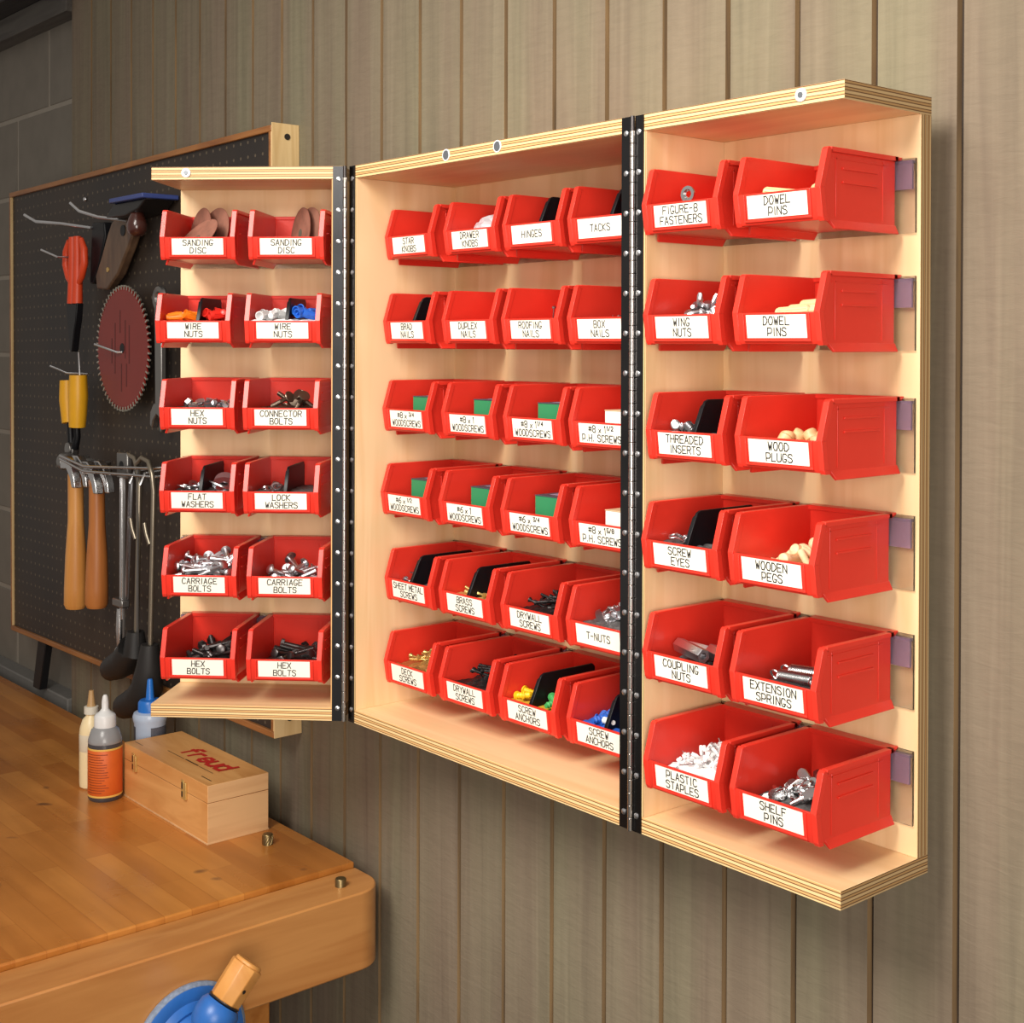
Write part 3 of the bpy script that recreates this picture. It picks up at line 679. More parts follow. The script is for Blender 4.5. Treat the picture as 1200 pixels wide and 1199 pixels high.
pile(('C', 5, 0), 'deck_screw', 36, 'gold coloured', .024, .020, xc=.012, sx=.03, sy=.05, xr=(-.018, .026), yr=(-.098, -.03), tilt=26, dmin=.005)
pile(('C', 5, 1), 'long_drywall_screw', 28, 'black', .023, .020, xc=.012, sx=.03, sy=.05, xr=(-.012, .022), yr=(-.092, -.04), tilt=14, dmin=.006)
K = ('C', 5, 2); divider(K, -.002)
pile(K, 'yellow_screw_anchor', 3, 'plastic', .026, 0, xr=(-.030, -.014), yr=(-.104, -.085), tilt=15, dmin=.009, base=False, mat=None)
pile(K, 'green_screw_anchor', 3, 'plastic', .025, 0, xr=(.012, .028), yr=(-.106, -.085), tilt=12, dmin=.008, mat=plain('mixed_plastic', srgb(190, 150, 40), .5))
K = ('C', 5, 3); divider(K, .004)
pile(K, 'blue_screw_anchor', 5, 'plastic', .025, 0, xr=(-.030, -.010), yr=(-.106, -.08), tilt=12, dmin=.007)
pile(K, 'white_screw_anchor', 1, 'plastic', .027, 0, xr=(-.006, -.005), yr=(-.106, -.10), tilt=12, base=False)
# --- right door
o = spawn('figure_eight_fastener'); put(o, ('R', 0, 0), -.010, -.100, .0325, rotm(R(80), R(-80), R(15))); tag(o, 'chrome figure-eight shaped fastener standing in the FIGURE-8 FASTENERS bin', 'fastener')
K = ('R', 0, 1)
mound(K, .027, 0, 0, 0, .1, .1, proto('dowel_pin')[0].data.materials[0], 'dowel pins')
for x_, y_, z_, ry, rz in ((-.010, -.102, .0305, 8, 15), (-.014, -.088, .0310, 5, 10), (.022, -.082, .0345, -62, 80), (.028, -.078, .0305, 10, 70)):
    o = spawn('dowel_pin'); put(o, K, x_, y_, z_, rotm(0, R(ry), R(rz))); tag(o, 'pale wooden dowel pin lying in the top row DOWEL PINS bin', 'dowel', 'dowel pins in the top bin')
pile(('R', 1, 0), 'wing_nut', 10, 'silvery', .0275, .003, xr=(-.024, .032), yr=(-.112, -.06), tilt=60, dmin=.010)
K = ('R', 1, 1)
mound(K, .027, 0, 0, 0, .1, .1, proto('dowel_pin')[0].data.materials[0], 'dowel pins')
for i, (x_, y_, z_, rz) in enumerate(((.004, -.100, .0315, 12), (.010, -.088, .0345, 14), (.016, -.078, .0390, 10), (.020, -.066, .0400, 16), (.000, -.074, .0330, 20), (.026, -.094, .0320, 8))):
    o = spawn('dowel_pin'); put(o, K, x_, y_, z_, rotm(random.uniform(0, 6), R(-4), R(rz))); tag(o, 'pale fluted dowel pin stacked in the second row DOWEL PINS bin', 'dowel', 'dowel pins in the second bin')
K = ('R', 2, 0); divider(K, .006); pile(K, 'threaded_insert', 6, 'silvery', .0275, 0, xr=(-.034, -.008), yr=(-.112, -.08), tilt=40, dmin=.009)
K = ('R', 2, 1)
pile(K, 'wood_plug', 7, 'small pale', .0215, .003, xr=(-.016, .030), yr=(-.108, -.06), tilt=40, dmin=.012)
K = ('R', 3, 0); divider(K, .002); pile(K, 'screw_eye', 6, 'silvery', .026, .001, xr=(-.034, -.008), yr=(-.108, -.08), tilt=25, dmin=.008)
pile(('R', 3, 1), 'wooden_peg', 13, 'pale turned', .019, .006, xc=.010, sx=.03, sy=.05, xr=(-.014, .032), yr=(-.104, -.04), tilt=40, dmin=.010)
K = ('R', 4, 0)
mound(K, .017, 0, 0, 0, .1, .1, DKSTEEL, 'coupling nuts')
for x_, y_, z_, rz in ((-.014, -.090, .0315, -14), (.014, -.072, .0270, -18), (-.012, -.066, .0260, 8)):
    o = spawn('coupling_nut'); put(o, K, x_, y_, z_, rotm(R(15), R(4), R(rz))); tag(o, 'long hexagonal zinc coupling nut lying in the COUPLING NUTS bin', 'nut', 'coupling nuts')
K = ('R', 4, 1)
mound(K, .016, 0, 0, 0, .1, .1, DKSTEEL, 'extension springs')
for x_, y_, z_, rz in ((.008, -.094, .0290, -8), (.010, -.078, .0320, -4), (.008, -.060, .0260, -12)):
    o = spawn('extension_spring'); put(o, K, x_, y_, z_, rotm(R(40), R(-5), R(rz))); tag(o, 'steel coil extension spring lying in the EXTENSION SPRINGS bin', 'spring', 'extension springs')
pile(('R', 5, 0), 'plastic_staple', 46, 'white', .019, .020, xc=.010, yc=-.065, sx=.035, sy=.045, xr=(-.028, .036), yr=(-.112, -.02), tilt=60, dmin=.006, mat=WHITEP)
pile(('R', 5, 1), 'shelf_pin', 46, 'shiny', .017, .015, xc=.012, yc=-.07, sx=.03, sy=.045, xr=(-.018, .034), yr=(-.108, -.03), tilt=45, dmin=.005)
# ------------------------------------------------------------------ workbench
ZB = -.293
bench = empty('workbench', P(-1.1, -.38, -ZO)); tag(bench, 'wooden workbench with amber varnished butcher block top below the pegboard', 'workbench')
BO = -P(-1.1, -.38, -ZO)+Vector((0, 0, ZO))
def bench_mat():
    m, nt, b = nodes('amber_butcher_block')
    tc = nt.nodes.new('ShaderNodeTexCoord')
    mp = nt.nodes.new('ShaderNodeMapping'); mp.inputs['Scale'].default_value = (1, 1, 1); nt.links.new(tc.outputs['Object'], mp.inputs[0])
    br = nt.nodes.new('ShaderNodeTexBrick'); br.inputs['Scale'].default_value = 1; br.inputs['Brick Width'].default_value = .34; br.inputs['Row Height'].default_value = .042
    br.inputs['Mortar Size'].default_value = .0006; br.inputs['Color1'].default_value = srgb(212, 142, 68); br.inputs['Color2'].default_value = srgb(184, 112, 46); br.inputs['Mortar'].default_value = srgb(186, 116, 50)
    br.inputs['Bias'].default_value = -.1
    nt.links.new(mp.outputs[0], br.inputs['Vector'])
    m2 = nt.nodes.new('ShaderNodeMapping'); m2.inputs['Scale'].default_value = (2.6, 26, 26); nt.links.new(tc.outputs['Object'], m2.inputs[0])
    n = nt.nodes.new('ShaderNodeTexNoise'); n.inputs['Scale'].default_value = 1.2; n.inputs['Detail'].default_value = 6; nt.links.new(m2.outputs[0], n.inputs['Vector'])
    r = ramp(nt, [(.3, (.72, .66, .58, 1)), (.65, (1, 1, 1, 1))]); nt.links.new(n.outputs[0], r.inputs[0])
    mu = nt.nodes.new('ShaderNodeMixRGB'); mu.blend_type = 'MULTIPLY'; mu.inputs[0].default_value = .7; nt.links.new(br.outputs[0], mu.inputs[1]); nt.links.new(r.outputs[0], mu.inputs[2])
    n2 = nt.nodes.new('ShaderNodeTexNoise'); n2.inputs['Scale'].default_value = 6; n2.inputs['Detail'].default_value = 4; nt.links.new(tc.outputs['Object'], n2.inputs['Vector'])
    r2 = ramp(nt, [(.35, (.8, .76, .7, 1)), (.62, (1, 1, 1, 1))]); nt.links.new(n2.outputs[0], r2.inputs[0])
    m3 = nt.nodes.new('ShaderNodeMixRGB'); m3.blend_type = 'MULTIPLY'; m3.inputs[0].default_value = .6; nt.links.new(mu.outputs[0], m3.inputs[1]); nt.links.new(r2.outputs[0], m3.inputs[2])
    # small dark stains
    n3 = nt.nodes.new('ShaderNodeTexNoise'); n3.inputs['Scale'].default_value = 15; n3.inputs['Detail'].default_value = 1; nt.links.new(tc.outputs['Object'], n3.inputs['Vector'])
    r3 = ramp(nt, [(.75, (0, 0, 0, 1)), (.79, (1, 1, 1, 1))]); nt.links.new(n3.outputs[0], r3.inputs[0])
    m4 = nt.nodes.new('ShaderNodeMixRGB'); m4.inputs[2].default_value = srgb(120, 78, 44); nt.links.new(r3.outputs[0], m4.inputs[0]); nt.links.new(m3.outputs[0], m4.inputs[1])
    nt.links.new(m4.outputs[0], b.inputs['Base Color'])
    rr = ramp(nt, [(.3, (.2, .2, .2, 1)), (.7, (.42, .42, .42, 1))]); nt.links.new(n2.outputs[0], rr.inputs[0]); nt.links.new(rr.outputs[0], b.inputs['Roughness'])
    b.inputs['Coat Weight'].default_value = .2; b.inputs['Coat Roughness'].default_value = .25
    return m
BT = bench_mat()
mb = MB(); mb.box(-2.5, -.2275, -.76, -.018, ZB-.055, ZB); mb.build('benchtop', BT, bench, BO, bevel=.003)
mb = MB(); mb.box(-2.42, -.34, -.70, -.67, ZB-.17, ZB-.056); mb.box(-2.42, -.34, -.10, -.07, ZB-.17, ZB-.056); mb.build('apron', BENCH, bench, BO, bevel=.002)
for lx in (-2.40, -.46):
    for ly in (-.69, -.16): mb = MB(); mb.box(lx, lx+.08, ly, ly+.08, -ZO, ZB-.056); mb.build('leg', BENCH, bench, BO, bevel=.003)
def jaw_mat():
    return wood('maple_jaw', srgb(198, 138, 78), srgb(176, 114, 58), (22, 2.4, 22), .34, .01, coat=.2)
JW = jaw_mat()
vise = empty('end_vise', P(-.17, -.38, ZB-.116)); tag(vise, 'maple jawed end vise with a blue hub on the right end of the bench', 'vise')
VO = -P(-.17, -.38, ZB-.116)+Vector((0, 0, ZO))
mb = MB(); poly = [(-.2255, -.76), (-.2255, -.0180)]
poly += [(-.186, -.0180)]
for i in range(9):
    a = R(90-i*11.25); poly.append((-.1355-.048+.048*math.cos(a), -.066+.048*math.sin(a)))
poly += [(-.1355, -.76)]
mb.prism(poly, 'z', ZB-.1250, ZB-.008); mb.build('vise_jaw', JW, vise, VO, bevel=.0025)
BLUE = plain('blue_enamel', srgb(48, 112, 196), .35, noise=.12, nscale=60)
WORN = plain('worn_grey_blue_rim', srgb(150, 165, 190), .7, noise=.3, nscale=220)
hx = -.1355
C_HUB = None
def hub():
    global C_HUB
    Tx = Matrix.Rotation(R(90), 3, 'Y')
    c = Vector((hx, HY, HZ))
    mb = MB(); mb.lathe([(.079, 0), (.080, .004), (.077, .010), (.068, .013), (.060, .012), (.056, .015), (.050, .018), (.046, .016), (.043, .022), (.036, .036), (.024, .046), (.008, .050), (.0003, .050)], 40, c, Tx)
    o = mb.build('hub', [BLUE], vise, VO)
    mb = MB(); mb.lathe([(.0775, .0005), (.0815, .001), (.0822, .006), (.078, .0095)], 40, c, Tx); mb.build('worn_rim', WORN, o)
    for a in (130, 200, 250): 
        mb = MB(); p = c+Vector((.0125, .066*math.sin(R(a)), .066*math.cos(R(a)))); mb.cyl(p, p+Vector((.003, 0, 0)), .004, n=10); mb.build('hub_screw', DKSTEEL, o)
    hd = Vector((.05, .62, .75)).normalized()          # handle direction
    b0 = c+Vector((.030, 0, 0))
    mb = MB(); h0 = Vector((-.070, -.3273, -.3587)); q0 = h0-hd*.043
    prof = [(.020, 0), (.0275, .010), (.030, .022), (.0285, .036), (.024, .042), (.021, .042)]
    T = hd.to_track_quat('Z', 'Y').to_matrix(); mb.lathe(prof, 28, q0, T); mb.build('handle_socket', BLUE, vise, VO)
    HO = wood('handle_beech', srgb(222, 160, 88), srgb(206, 140, 70), (20, 20, 20), .4)
    mb = MB(); mb.lathe([(.0225, 0), (.0235, .0015), (.0235, .0025)], 24, h0, T); mb.build('collar', DKSTEEL, vise, VO)
    mb = MB(); mb.lathe([(.0215, .002), (.0225, .004), (.0235, .052), (.0222, .054)], 8, h0, T); o = mb.build('wooden_handle', HO, vise, VO, bevel=.0012)
    mb = MB(); mb.lathe([(.0195, .053), (.0195, .057), (.0180, .0585), (.0003, .059)], 28, h0, T); mb.build('end_cap', HO, o)
    pp_ = h0+hd*.030+Vector((.62, -.05, -.2)).normalized()*.0212
    mb = MB(); mb.cyl(pp_, pp_+Vector((.6, 0, -.2)).normalized()*.0014, .003, n=12); mb.build('screw', DKSTEEL, o)
HY, HZ = -.344, -.432
hub()
def dog(x, y, h, knurl, lab):
    mb = MB(); mb.lathe([(.0085, -.03), (.0085, h-.0015), (.0075, h), (.0003, h)], 24)
    if knurl:
        for k in range(14):
            for s in (1,):
                a0 = 2*math.pi*k/14; mb.tube([(.0086*math.cos(a0+s*t*.9), .0086*math.sin(a0+s*t*.9), .001+t*(h-.003)) for t in (0, .33, .66, 1)], .0006, 4)
    o = mb.build('bench_dog', plain('worn_brass', srgb(150, 128, 88), .4, .9, noise=.2), None, P(x, y, ZB)); tag(o, lab, 'bench dog')
dog(-.381, -.0845, .017, True, 'knurled brass bench dog in the benchtop beside the wooden box')
dog(-.1770, -.0760, .004, False, 'short smooth brass bench dog in the end of the vise jaw')
# --- wooden box
bx0, bx1, by0, by1, bh = -.757, -.4395, -.1610, -.0500, .0955
box = empty('wooden_box', P((bx0+bx1)/2, (by0+by1)/2, ZB)); tag(box, 'small wooden box with red lettering and two brass latches on the benchtop', 'box')
Wx, Wy = (bx1-bx0)/2, (by1-by0)/2
BXW = wood('box_alder', srgb(222, 164, 100), srgb(202, 140, 78), (5, 30, 30), .45); BXE = wood('box_ash_end', srgb(222, 178, 128), srgb(204, 156, 108), (30, 4, 40), .5)
lid_z = bh-.0285
mb = MB(); mb.box(-Wx, Wx, -Wy, Wy, .002, lid_z-.0004, [0, 0, 1, 1, 0, 0]); mb.build('box_body', [BXW, BXE], box, bevel=.0006)
mb = MB(); mb.box(-Wx-.0005, Wx+.0005, -Wy-.001, Wy+.001, 0, .0028); mb.build('bottom_board', BXE, box, bevel=.0004)
mb = MB(); mb.box(-Wx, Wx, -Wy, Wy, lid_z+.0004, bh, [0, 0, 1, 1, 0, 0]); lid = mb.build('lid', [BXW, BXE], box, bevel=.0006)
mb = MB(); mb.box(-Wx+.0003, Wx-.0003, -Wy+.0003, Wy-.0003, lid_z-.0005, lid_z+.0005); mb.build('seam', plain('brown_seam', srgb(150, 98, 52), .7), box)
for fx in (-.112, .080):
    mb = MB(); mb.box(fx-.013, fx-.002, -Wy-.0016, -Wy, lid_z-.013, lid_z+.018); o = mb.build('latch', BRASS, box, bevel=.0005)
    mb = MB(); mb.box(fx-.0105, fx-.0045, -Wy-.0021, -Wy-.0014, lid_z-.010, lid_z-.001); mb.box(fx-.0105, fx-.0045, -Wy-.0021, -Wy-.0014, lid_z+.003, lid_z+.014); mb.build('latch_plate', DKSTEEL, o)
    mb = MB(); mb.box(fx+.000, fx+.008, -Wy-.0040, -Wy, lid_z-.012, lid_z+.016); mb.cyl((fx, -Wy-.003, lid_z-.013), (fx, -Wy-.003, lid_z+.017), .0016, n=8); mb.build('latch_lever', BRASS, o, bevel=.0006)
RINK = plain('red_print', srgb(196, 40, 34), .5)
CN = [0]
mb = MB(); letters(mb, 'freud', lambda u, v: (u, v, bh+.0003+CN[0]*.00004), .030, -.004, .032, .140, .0074, aspect=1.25, slant=.10, jit=0, cnt=CN)
q = mb.build('printed_name', RINK, lid, smooth=False)
mb = MB()
def tiny(x0, x1, y, h=.0022):
    x_ = x0
    while x_ < x1:
        l_ = random.uniform(.0012, .0028); mb.add([(x_, y, bh+.0003), (x_+l_, y, bh+.0003), (x_+l_, y+h, bh+.0003), (x_, y+h, bh+.0003)], [(0, 1, 2, 3)]); x_ += l_+.0009
tiny(-.062, .0, -.019, .0016); tiny(.004, .05, -.019, .0030); tiny(.056, .105, -.019, .0016); tiny(-.150, -.118, -.040, .0016); tiny(.105, .140, -.040, .0022)
mb.build('fine_print', INK, lid, smooth=False)
# --- bottles
def bottle(name, x, y, prof, mat, lab, parts):
    root = empty(name, P(x, y, ZB)); tag(root, lab, 'bottle')
    mb = MB(); mb.lathe(prof, 36); mb.build('bottle_body', mat, root)
    for nm, pr, mt in parts:
        mb = MB(); mb.lathe(pr, 32); mb.build(nm, mt, root)
CREAM = plain('cream_glue_bottle', srgb(244, 222, 176), .35, noise=.03); CLR = plain('cloudy_white_plastic', srgb(228, 222, 206), .3)
bottle('glue_bottle', -.843, -.186, [(.017, 0), (.0205, .003), (.0212, .010), (.0212, .100), (.0200, .110), (.0155, .124), (.0100, .130), (.0092, .136), (.0003, .136)], CREAM, 'cream glue bottle with a tan nozzle, leftmost of the three bottles on the bench',
       [('glue_level_band', [(.0213, .068), (.0215, .0685), (.0215, .098), (.0213, .0985)], plain('empty_cloudy_part', srgb(226, 214, 190), .3)),
        ('screw_cap', [(.0105, .134), (.0128, .1345), (.0128, .147), (.0105, .148), (.0003, .148)], CLR), ('nozzle', [(.0085, .148), (.0070, .153), (.0042, .176), (.0030, .1765), (.0003, .1765)], plain('tan_nozzle', srgb(190, 150, 100), .4))])
DARKG = plain('dark_grey_glue', srgb(72, 70, 74), .25); GREYT = plain('translucent_grey_bottle', srgb(150, 150, 152), .25)
bottle('glue_bottle', -.768, -.192, [(.027, 0), (.0290, .003), (.0295, .008), (.0295, .094), (.0290, .106), (.0240, .122), (.0180, .128), (.0150, .129), (.0003, .129)], DARKG, 'dark glue bottle with an orange label and white nozzle beside the wooden box',
       [('bottle_shoulder', [(.0294, .101), (.0297, .102), (.0290, .107), (.0242, .123), (.0182, .129), (.01, .130)], GREYT),
        ('orange_label', [(.0296, .0115), (.0299, .012), (.0299, .090), (.0296, .0905)], plain('orange_paper', srgb(226, 104, 36), .5, noise=.1)),
        ('label_border', [(.0296, .0905), (.0300, .0910), (.0300, .0935), (.0296, .094)], plain('yellow_border', srgb(240, 190, 90), .5)),
        ('label_border', [(.0296, .0080), (.0300, .0085), (.0300, .0110), (.0296, .0114)], plain('yellow_border_low', srgb(240, 190, 90), .5)),
        ('screw_cap', [(.0160, .127), (.0190, .1275), (.0186, .147), (.0165, .150), (.0095, .155), (.0060, .160), (.0060, .172), (.0045, .181), (.0028, .184), (.0003, .1845)], WHITEP)])
# orange label print lines belong to that label: thin darker lines
PALEB = plain('pale_blue_translucent_bottle', srgb(186, 200, 222), .25); BLUEC = plain('blue_cap', srgb(32, 112, 202), .35)
bottle('glue_bottle', -.794, -.095, [(.026, 0), (.0285, .004), (.0285, .112), (.0305, .118), (.0312, .125), (.0290, .131), (.021, .134), (.0003, .134)], PALEB, 'pale blue bottle with a blue nozzle cap, behind the wooden box and left door',
       [('screw_cap', [(.0205, .133), (.0218, .1335), (.0212, .150), (.0180, .154), (.0085, .155), (.0075, .158), (.0050, .190), (.0035, .192), (.0003, .192)], BLUEC),
        ])
def wrap(parent, nm, r, z0_, z1_, a0, a1, mat, mb=None):
    done = mb is None; mb = mb or MB(); n = 14; vs = []
    for i in range(n+1):
        a = R(a0+(a1-a0)*i/n)
        for rr in (r, r+.0003):
            for z_ in (z0_, z1_): vs.append((rr*math.cos(a), rr*math.sin(a), z_))
    fs = []
    for i in range(n):
        b, c = 4*i, 4*i+4; fs += [(b, c, c+1, b+1), (b+2, b+3, c+3, c+2), (b, b+2, c+2, c), (b+1, c+1, c+3, b+3)]
    fs += [(0, 1, 3, 2), (4*n, 4*n+2, 4*n+3, 4*n+1)]
    mb.add(vs, fs)
    if done: mb.build(nm, mat, parent)
bb = [o for o in COL.objects if o.name.startswith('glue_bottle')]
wrap(bb[2], 'printed_label', .02855, .028, .108, -22, 75, plain('grey_printed_label', srgb(104, 106, 118), .5, noise=.3, nscale=400))
wrap(bb[2], 'printed_label', .02855, .028, .108, -150, -88, plain('dark_label', srgb(58, 60, 68), .5))
mb = MB()
for i in range(16): wrap(None, '', .02992, .0165+i*.0045, .0178+i*.0045, -95+random.uniform(0, 12), -10-random.uniform(0, 30), None, mb)
mb.build('label_print', plain('rust_print', srgb(150, 62, 26), .5), bb[1])
# ------------------------------------------------------------------ pegboard
def peg_mat():
    m, nt, b = nodes('dark_brown_perforated_hardboard')
    tc = nt.nodes.new('ShaderNodeTexCoord'); sp = nt.nodes.new('ShaderNodeSeparateXYZ'); nt.links.new(tc.outputs['Object'], sp.inputs[0])
    def cell(k):
        a = nt.nodes.new('ShaderNodeMath'); a.operation = 'MULTIPLY'; a.inputs[1].default_value = 1/.0254; nt.links.new(sp.outputs[k], a.inputs[0])
        f = nt.nodes.new('ShaderNodeMath'); f.operation = 'FRACT'; nt.links.new(a.outputs[0], f.inputs[0])
        s_ = nt.nodes.new('ShaderNodeMath'); s_.operation = 'SUBTRACT'; s_.inputs[1].default_value = .5; nt.links.new(f.outputs[0], s_.inputs[0])
        p_ = nt.nodes.new('ShaderNodeMath'); p_.operation = 'POWER'; p_.inputs[1].default_value = 2; nt.links.new(s_.outputs[0], p_.inputs[0]); return p_
    ad = nt.nodes.new('ShaderNodeMath'); nt.links.new(cell(0).outputs[0], ad.inputs[0]); nt.links.new(cell(2).outputs[0], ad.inputs[1])
    lt = nt.nodes.new('ShaderNodeMath'); lt.operation = 'LESS_THAN'; lt.inputs[1].default_value = .0125; nt.links.new(ad.outputs[0], lt.inputs[0])
    n = nt.nodes.new('ShaderNodeTexNoise'); n.inputs['Scale'].default_value = 3; n.inputs['Detail'].default_value = 4; nt.links.new(tc.outputs['Object'], n.inputs['Vector'])
    r = ramp(nt, [(.35, srgb(38, 32, 29)), (.68, srgb(56, 43, 32))]); nt.links.new(n.outputs[0], r.inputs[0])
    mx = nt.nodes.new('ShaderNodeMixRGB'); mx.inputs[2].default_value = srgb(92, 80, 64); nt.links.new(lt.outputs[0], mx.inputs[0]); nt.links.new(r.outputs[0], mx.inputs[1])
    nt.links.new(mx.outputs[0], b.inputs['Base Color']); b.inputs['Roughness'].default_value = .55
    return m
PX0, PX1, PZ0, PZ1, PY = -1.664, -.4455, -.150, .878, -.041
pgc = P((PX0+PX1)/2, PY, (PZ0+PZ1)/2); hw, hh = (PX1-PX0)/2, (PZ1-PZ0)/2
peg = empty('pegboard', pgc); peg.rotation_euler = (0, R(-.68), 0); tag(peg, 'dark brown pegboard in an orange wood frame hanging on the wall', 'pegboard')
FRM = wood('orange_pine_frame', srgb(164, 108, 56), srgb(132, 80, 40), (4, 40, 40), .45); PALE = wood('pale_pine_edge', srgb(226, 196, 144), srgb(206, 172, 118), (40, 40, 4), .5)
mb = MB(); mb.box(-hw+.008, hw-.008, .006, .012, -hh+.008, hh-.008); mb.build('perforated_panel', peg_mat(), peg)
for nm, a in (('frame_rail', (-hw, hw, 0, .022, hh-.011, hh)), ('frame_rail', (-hw, hw, 0, .022, -hh, -hh+.011))):
    mb = MB(); mb.box(*a); mb.build(nm, FRM, peg, bevel=.0015)
for sx in (-1, 1):
    mb = MB(); a, b_ = sorted((sx*hw, sx*(hw-.008))); mb.box(a, b_, 0, .022, -hh+.011, hh-.011, [0, 0, 1, 1, 0, 0]); o = mb.build('frame_stile', [FRM, PALE], peg, bevel=.001)
mb = MB(); mb.box(hw+.0002, hw+.0022, .001, .0535, -hh, hh+.004); o = mb.build('side_strip', PALE, peg, bevel=.0005); o['label'] = 'pale wood strip on the right side'
for z_ in (hh-.018, -hh+.03):
    mb = MB(); mb.cyl((hw+.0022, .030, z_), (hw+.0034, .030, z_), .0055, n=12); mb.build('screw', DKSTEEL, o)
for z_ in (hh-.08, -hh+.04):
    mb = MB(); mb.box(-hw+.05, hw-.03, .0125, .0540, z_, z_+.04); mb.build('hanging_cleat', FRM, peg)
FY = PY+.0055                                       # panel face
def tp(x, z, dy=0.0):                               # (x, z) measured on the plane y=-.07 -> true plane y=-.07-dy stays
    return P(x, -.07+dy, z)
def wire_hook(pts, r, lab, name='pegboard_hook', mat=ZINC):
    mb = MB(); mb.tube([P(*p) for p in pts], r, 8); o = mb.build(name, mat); tag(o, lab, 'hook', 'pegboard hooks'); return o
wire_hook([(-1.150, FY, .757), (-1.150, -.06, .755), (-1.205, -.100, .765), (-1.25, -.135, .770), (-1.275, -.150, .785)], .0032, 'bent grey wire hook above the red handled pliers')
wire_hook([(-.955, FY, .757), (-.970, -.06, .757), (-1.02, -.100, .766), (-1.05, -.125, .778), (-1.07, -.135, .795)], .0032, 'bent grey wire hook holding the brown wooden plate')
wire_hook([(-1.225, FY, .697), (-1.225, -.10, .697), (-1.250, -.125, .712)], .0022, 'thin wire hook between the red plier handles')
wire_hook([(-1.225, FY, .453), (-1.238, -.075, .455), (-1.265, -.100, .470)], .0022, 'thin wire prong left of the yellow plier handles')
wire_hook([(-1.160, -.078, .430), (-1.158, -.080, .465), (-1.150, -.085, .500)], .0022, 'thin wire prong rising between the yellow plier handles')
wire_hook([(-.965, FY, .500), (-.985, -.075, .500), (-1.035, -.100, .516)], .0024, 'thin wire hook through the centre of the red saw blade')
mb = MB(); mb.lathe([(.0001, 0), (.005, .001), (.004, .004), (.0001, .006)], 12, T=Matrix.Rotation(R(90), 3, 'X')); o = mb.build('pan_head_screw', ZINC, None, P(-1.235, PY+.0055, .822)); tag(o, 'shiny screw head near the top left of the pegboard', 'screw')
# long double hook carrying the hammers and hacksaws
mb = MB()
for dz, dy in ((.0, 0), (.016, .0)):
    mb.tube([P(-.815, FY, .285-dz), P(-.84, -.070, .283-dz), P(-1.02, -.112, .275-dz*.6), P(-1.045, -.118, .275-dz*.6), P(-1.12, -.135, .292-dz*.4)], .0030, 8)
o = mb.build('tool_hook', CHROME); tag(o, 'long double wire tool hook carrying the hammers', 'hook', 'pegboard hooks')
for xx in (-.905, -.860):
    mb = MB(); mb.tube([P(xx, FY, .276), P(xx, -.075, .272), P(xx, -.085, .250)], .0028, 6); o = mb.build('pegboard_hook', CHROME); tag(o, 'short bent wire hook under the long tool hook', 'hook', 'pegboard hooks')
# red pliers
ORG = plain('orange_red_grip', srgb(226, 74, 34), .4)
pl = empty('pliers', P(-1.195, -.075, .5)); tag(pl, 'black pliers with orange red handles hanging on the pegboard', 'pliers')
PO = -P(-1.195, -.075, .5)
def ppart(nm, pts, r, mat, parent, off, n=10, flat=None):
    mb = MB(); mb.tube([P(*p) for p in pts], r, n); return mb.build(nm, mat, parent, off)
for x_ in (-1.206, -1.182): ppart('handle', [(x_, -.075, .738), (x_+.002, -.075, .70), (x_+.001, -.075, .64), (x_-.001, -.075, .600)], [.0085, .0095, .0105, .0115], ORG, pl, PO)
for s in (-1, 1): ppart('outer_handle', [(-1.194+s*.032, -.075, .732), (-1.194+s*.047, -.075, .710), (-1.194+s*.048, -.075, .682), (-1.194+s*.034, -.075, .655), (-1.194+s*.018, -.075, .640)], [.005, .0075, .008, .007, .005], ORG, pl, PO)
mb = MB(); mb.prism([(-1.222, .600), (-1.166, .600), (-1.172, .565), (-1.180, .545), (-1.192, .500), (-1.202, .500), (-1.212, .545), (-1.218, .570)], 'y', -.083, -.068)
o = mb.build('jaws', BLACKP, pl, PO+Vector((0, 0, ZO)), bevel=.002)
mb = MB(); mb.cyl(P(-1.196, -.086, .570), P(-1.196, -.066, .570), .008, n=16); mb.build('pivot', DKSTEEL, o, None)
# black holster behind
mb = MB(); mb.prism([(-1.150, .766), (-1.090, .763), (-1.086, .735), (-1.112, .680), (-1.140, .640), (-1.160, .640), (-1.155, .70)], 'y', -.058, FY-.001); o = mb.build('tool_pouch', BLACKP, None, (0, 0, ZO), bevel=.003)
tag(o, 'black pouch hanging behind the red handled pliers', 'pouch')
# dark brown flat wooden piece with hole
DBR = wood('dark_walnut', srgb(104, 80, 60), srgb(72, 52, 40), (30, 30, 6), .4)
mb = MB(); mb.prism([(-1.020, .766), (-.945, .761), (-.938, .735), (-.962, .705), (-1.010, .655), (-1.062, .625), (-1.112, .628), (-1.118, .655), (-1.090, .690), (-1.060, .735), (-1.040, .758)], 'y', -.064, -.044)
sh = mb.build('handsaw', DBR, None, (0, 0, ZO), bevel=.004); tag(sh, 'dark brown wooden handsaw grip with a round hole on the pegboard', 'saw')
mb = MB(); mb.cyl((-.983, -.0655, .739), (-.983, -.0640, .739), .011, n=18); mb.build('hole', BLACKP, sh)
mb = MB(); mb.cyl((-1.055, -.0655, .665), (-1.055, -.0640, .665), .005, n=12); mb.build('rivet', BRASS, sh)
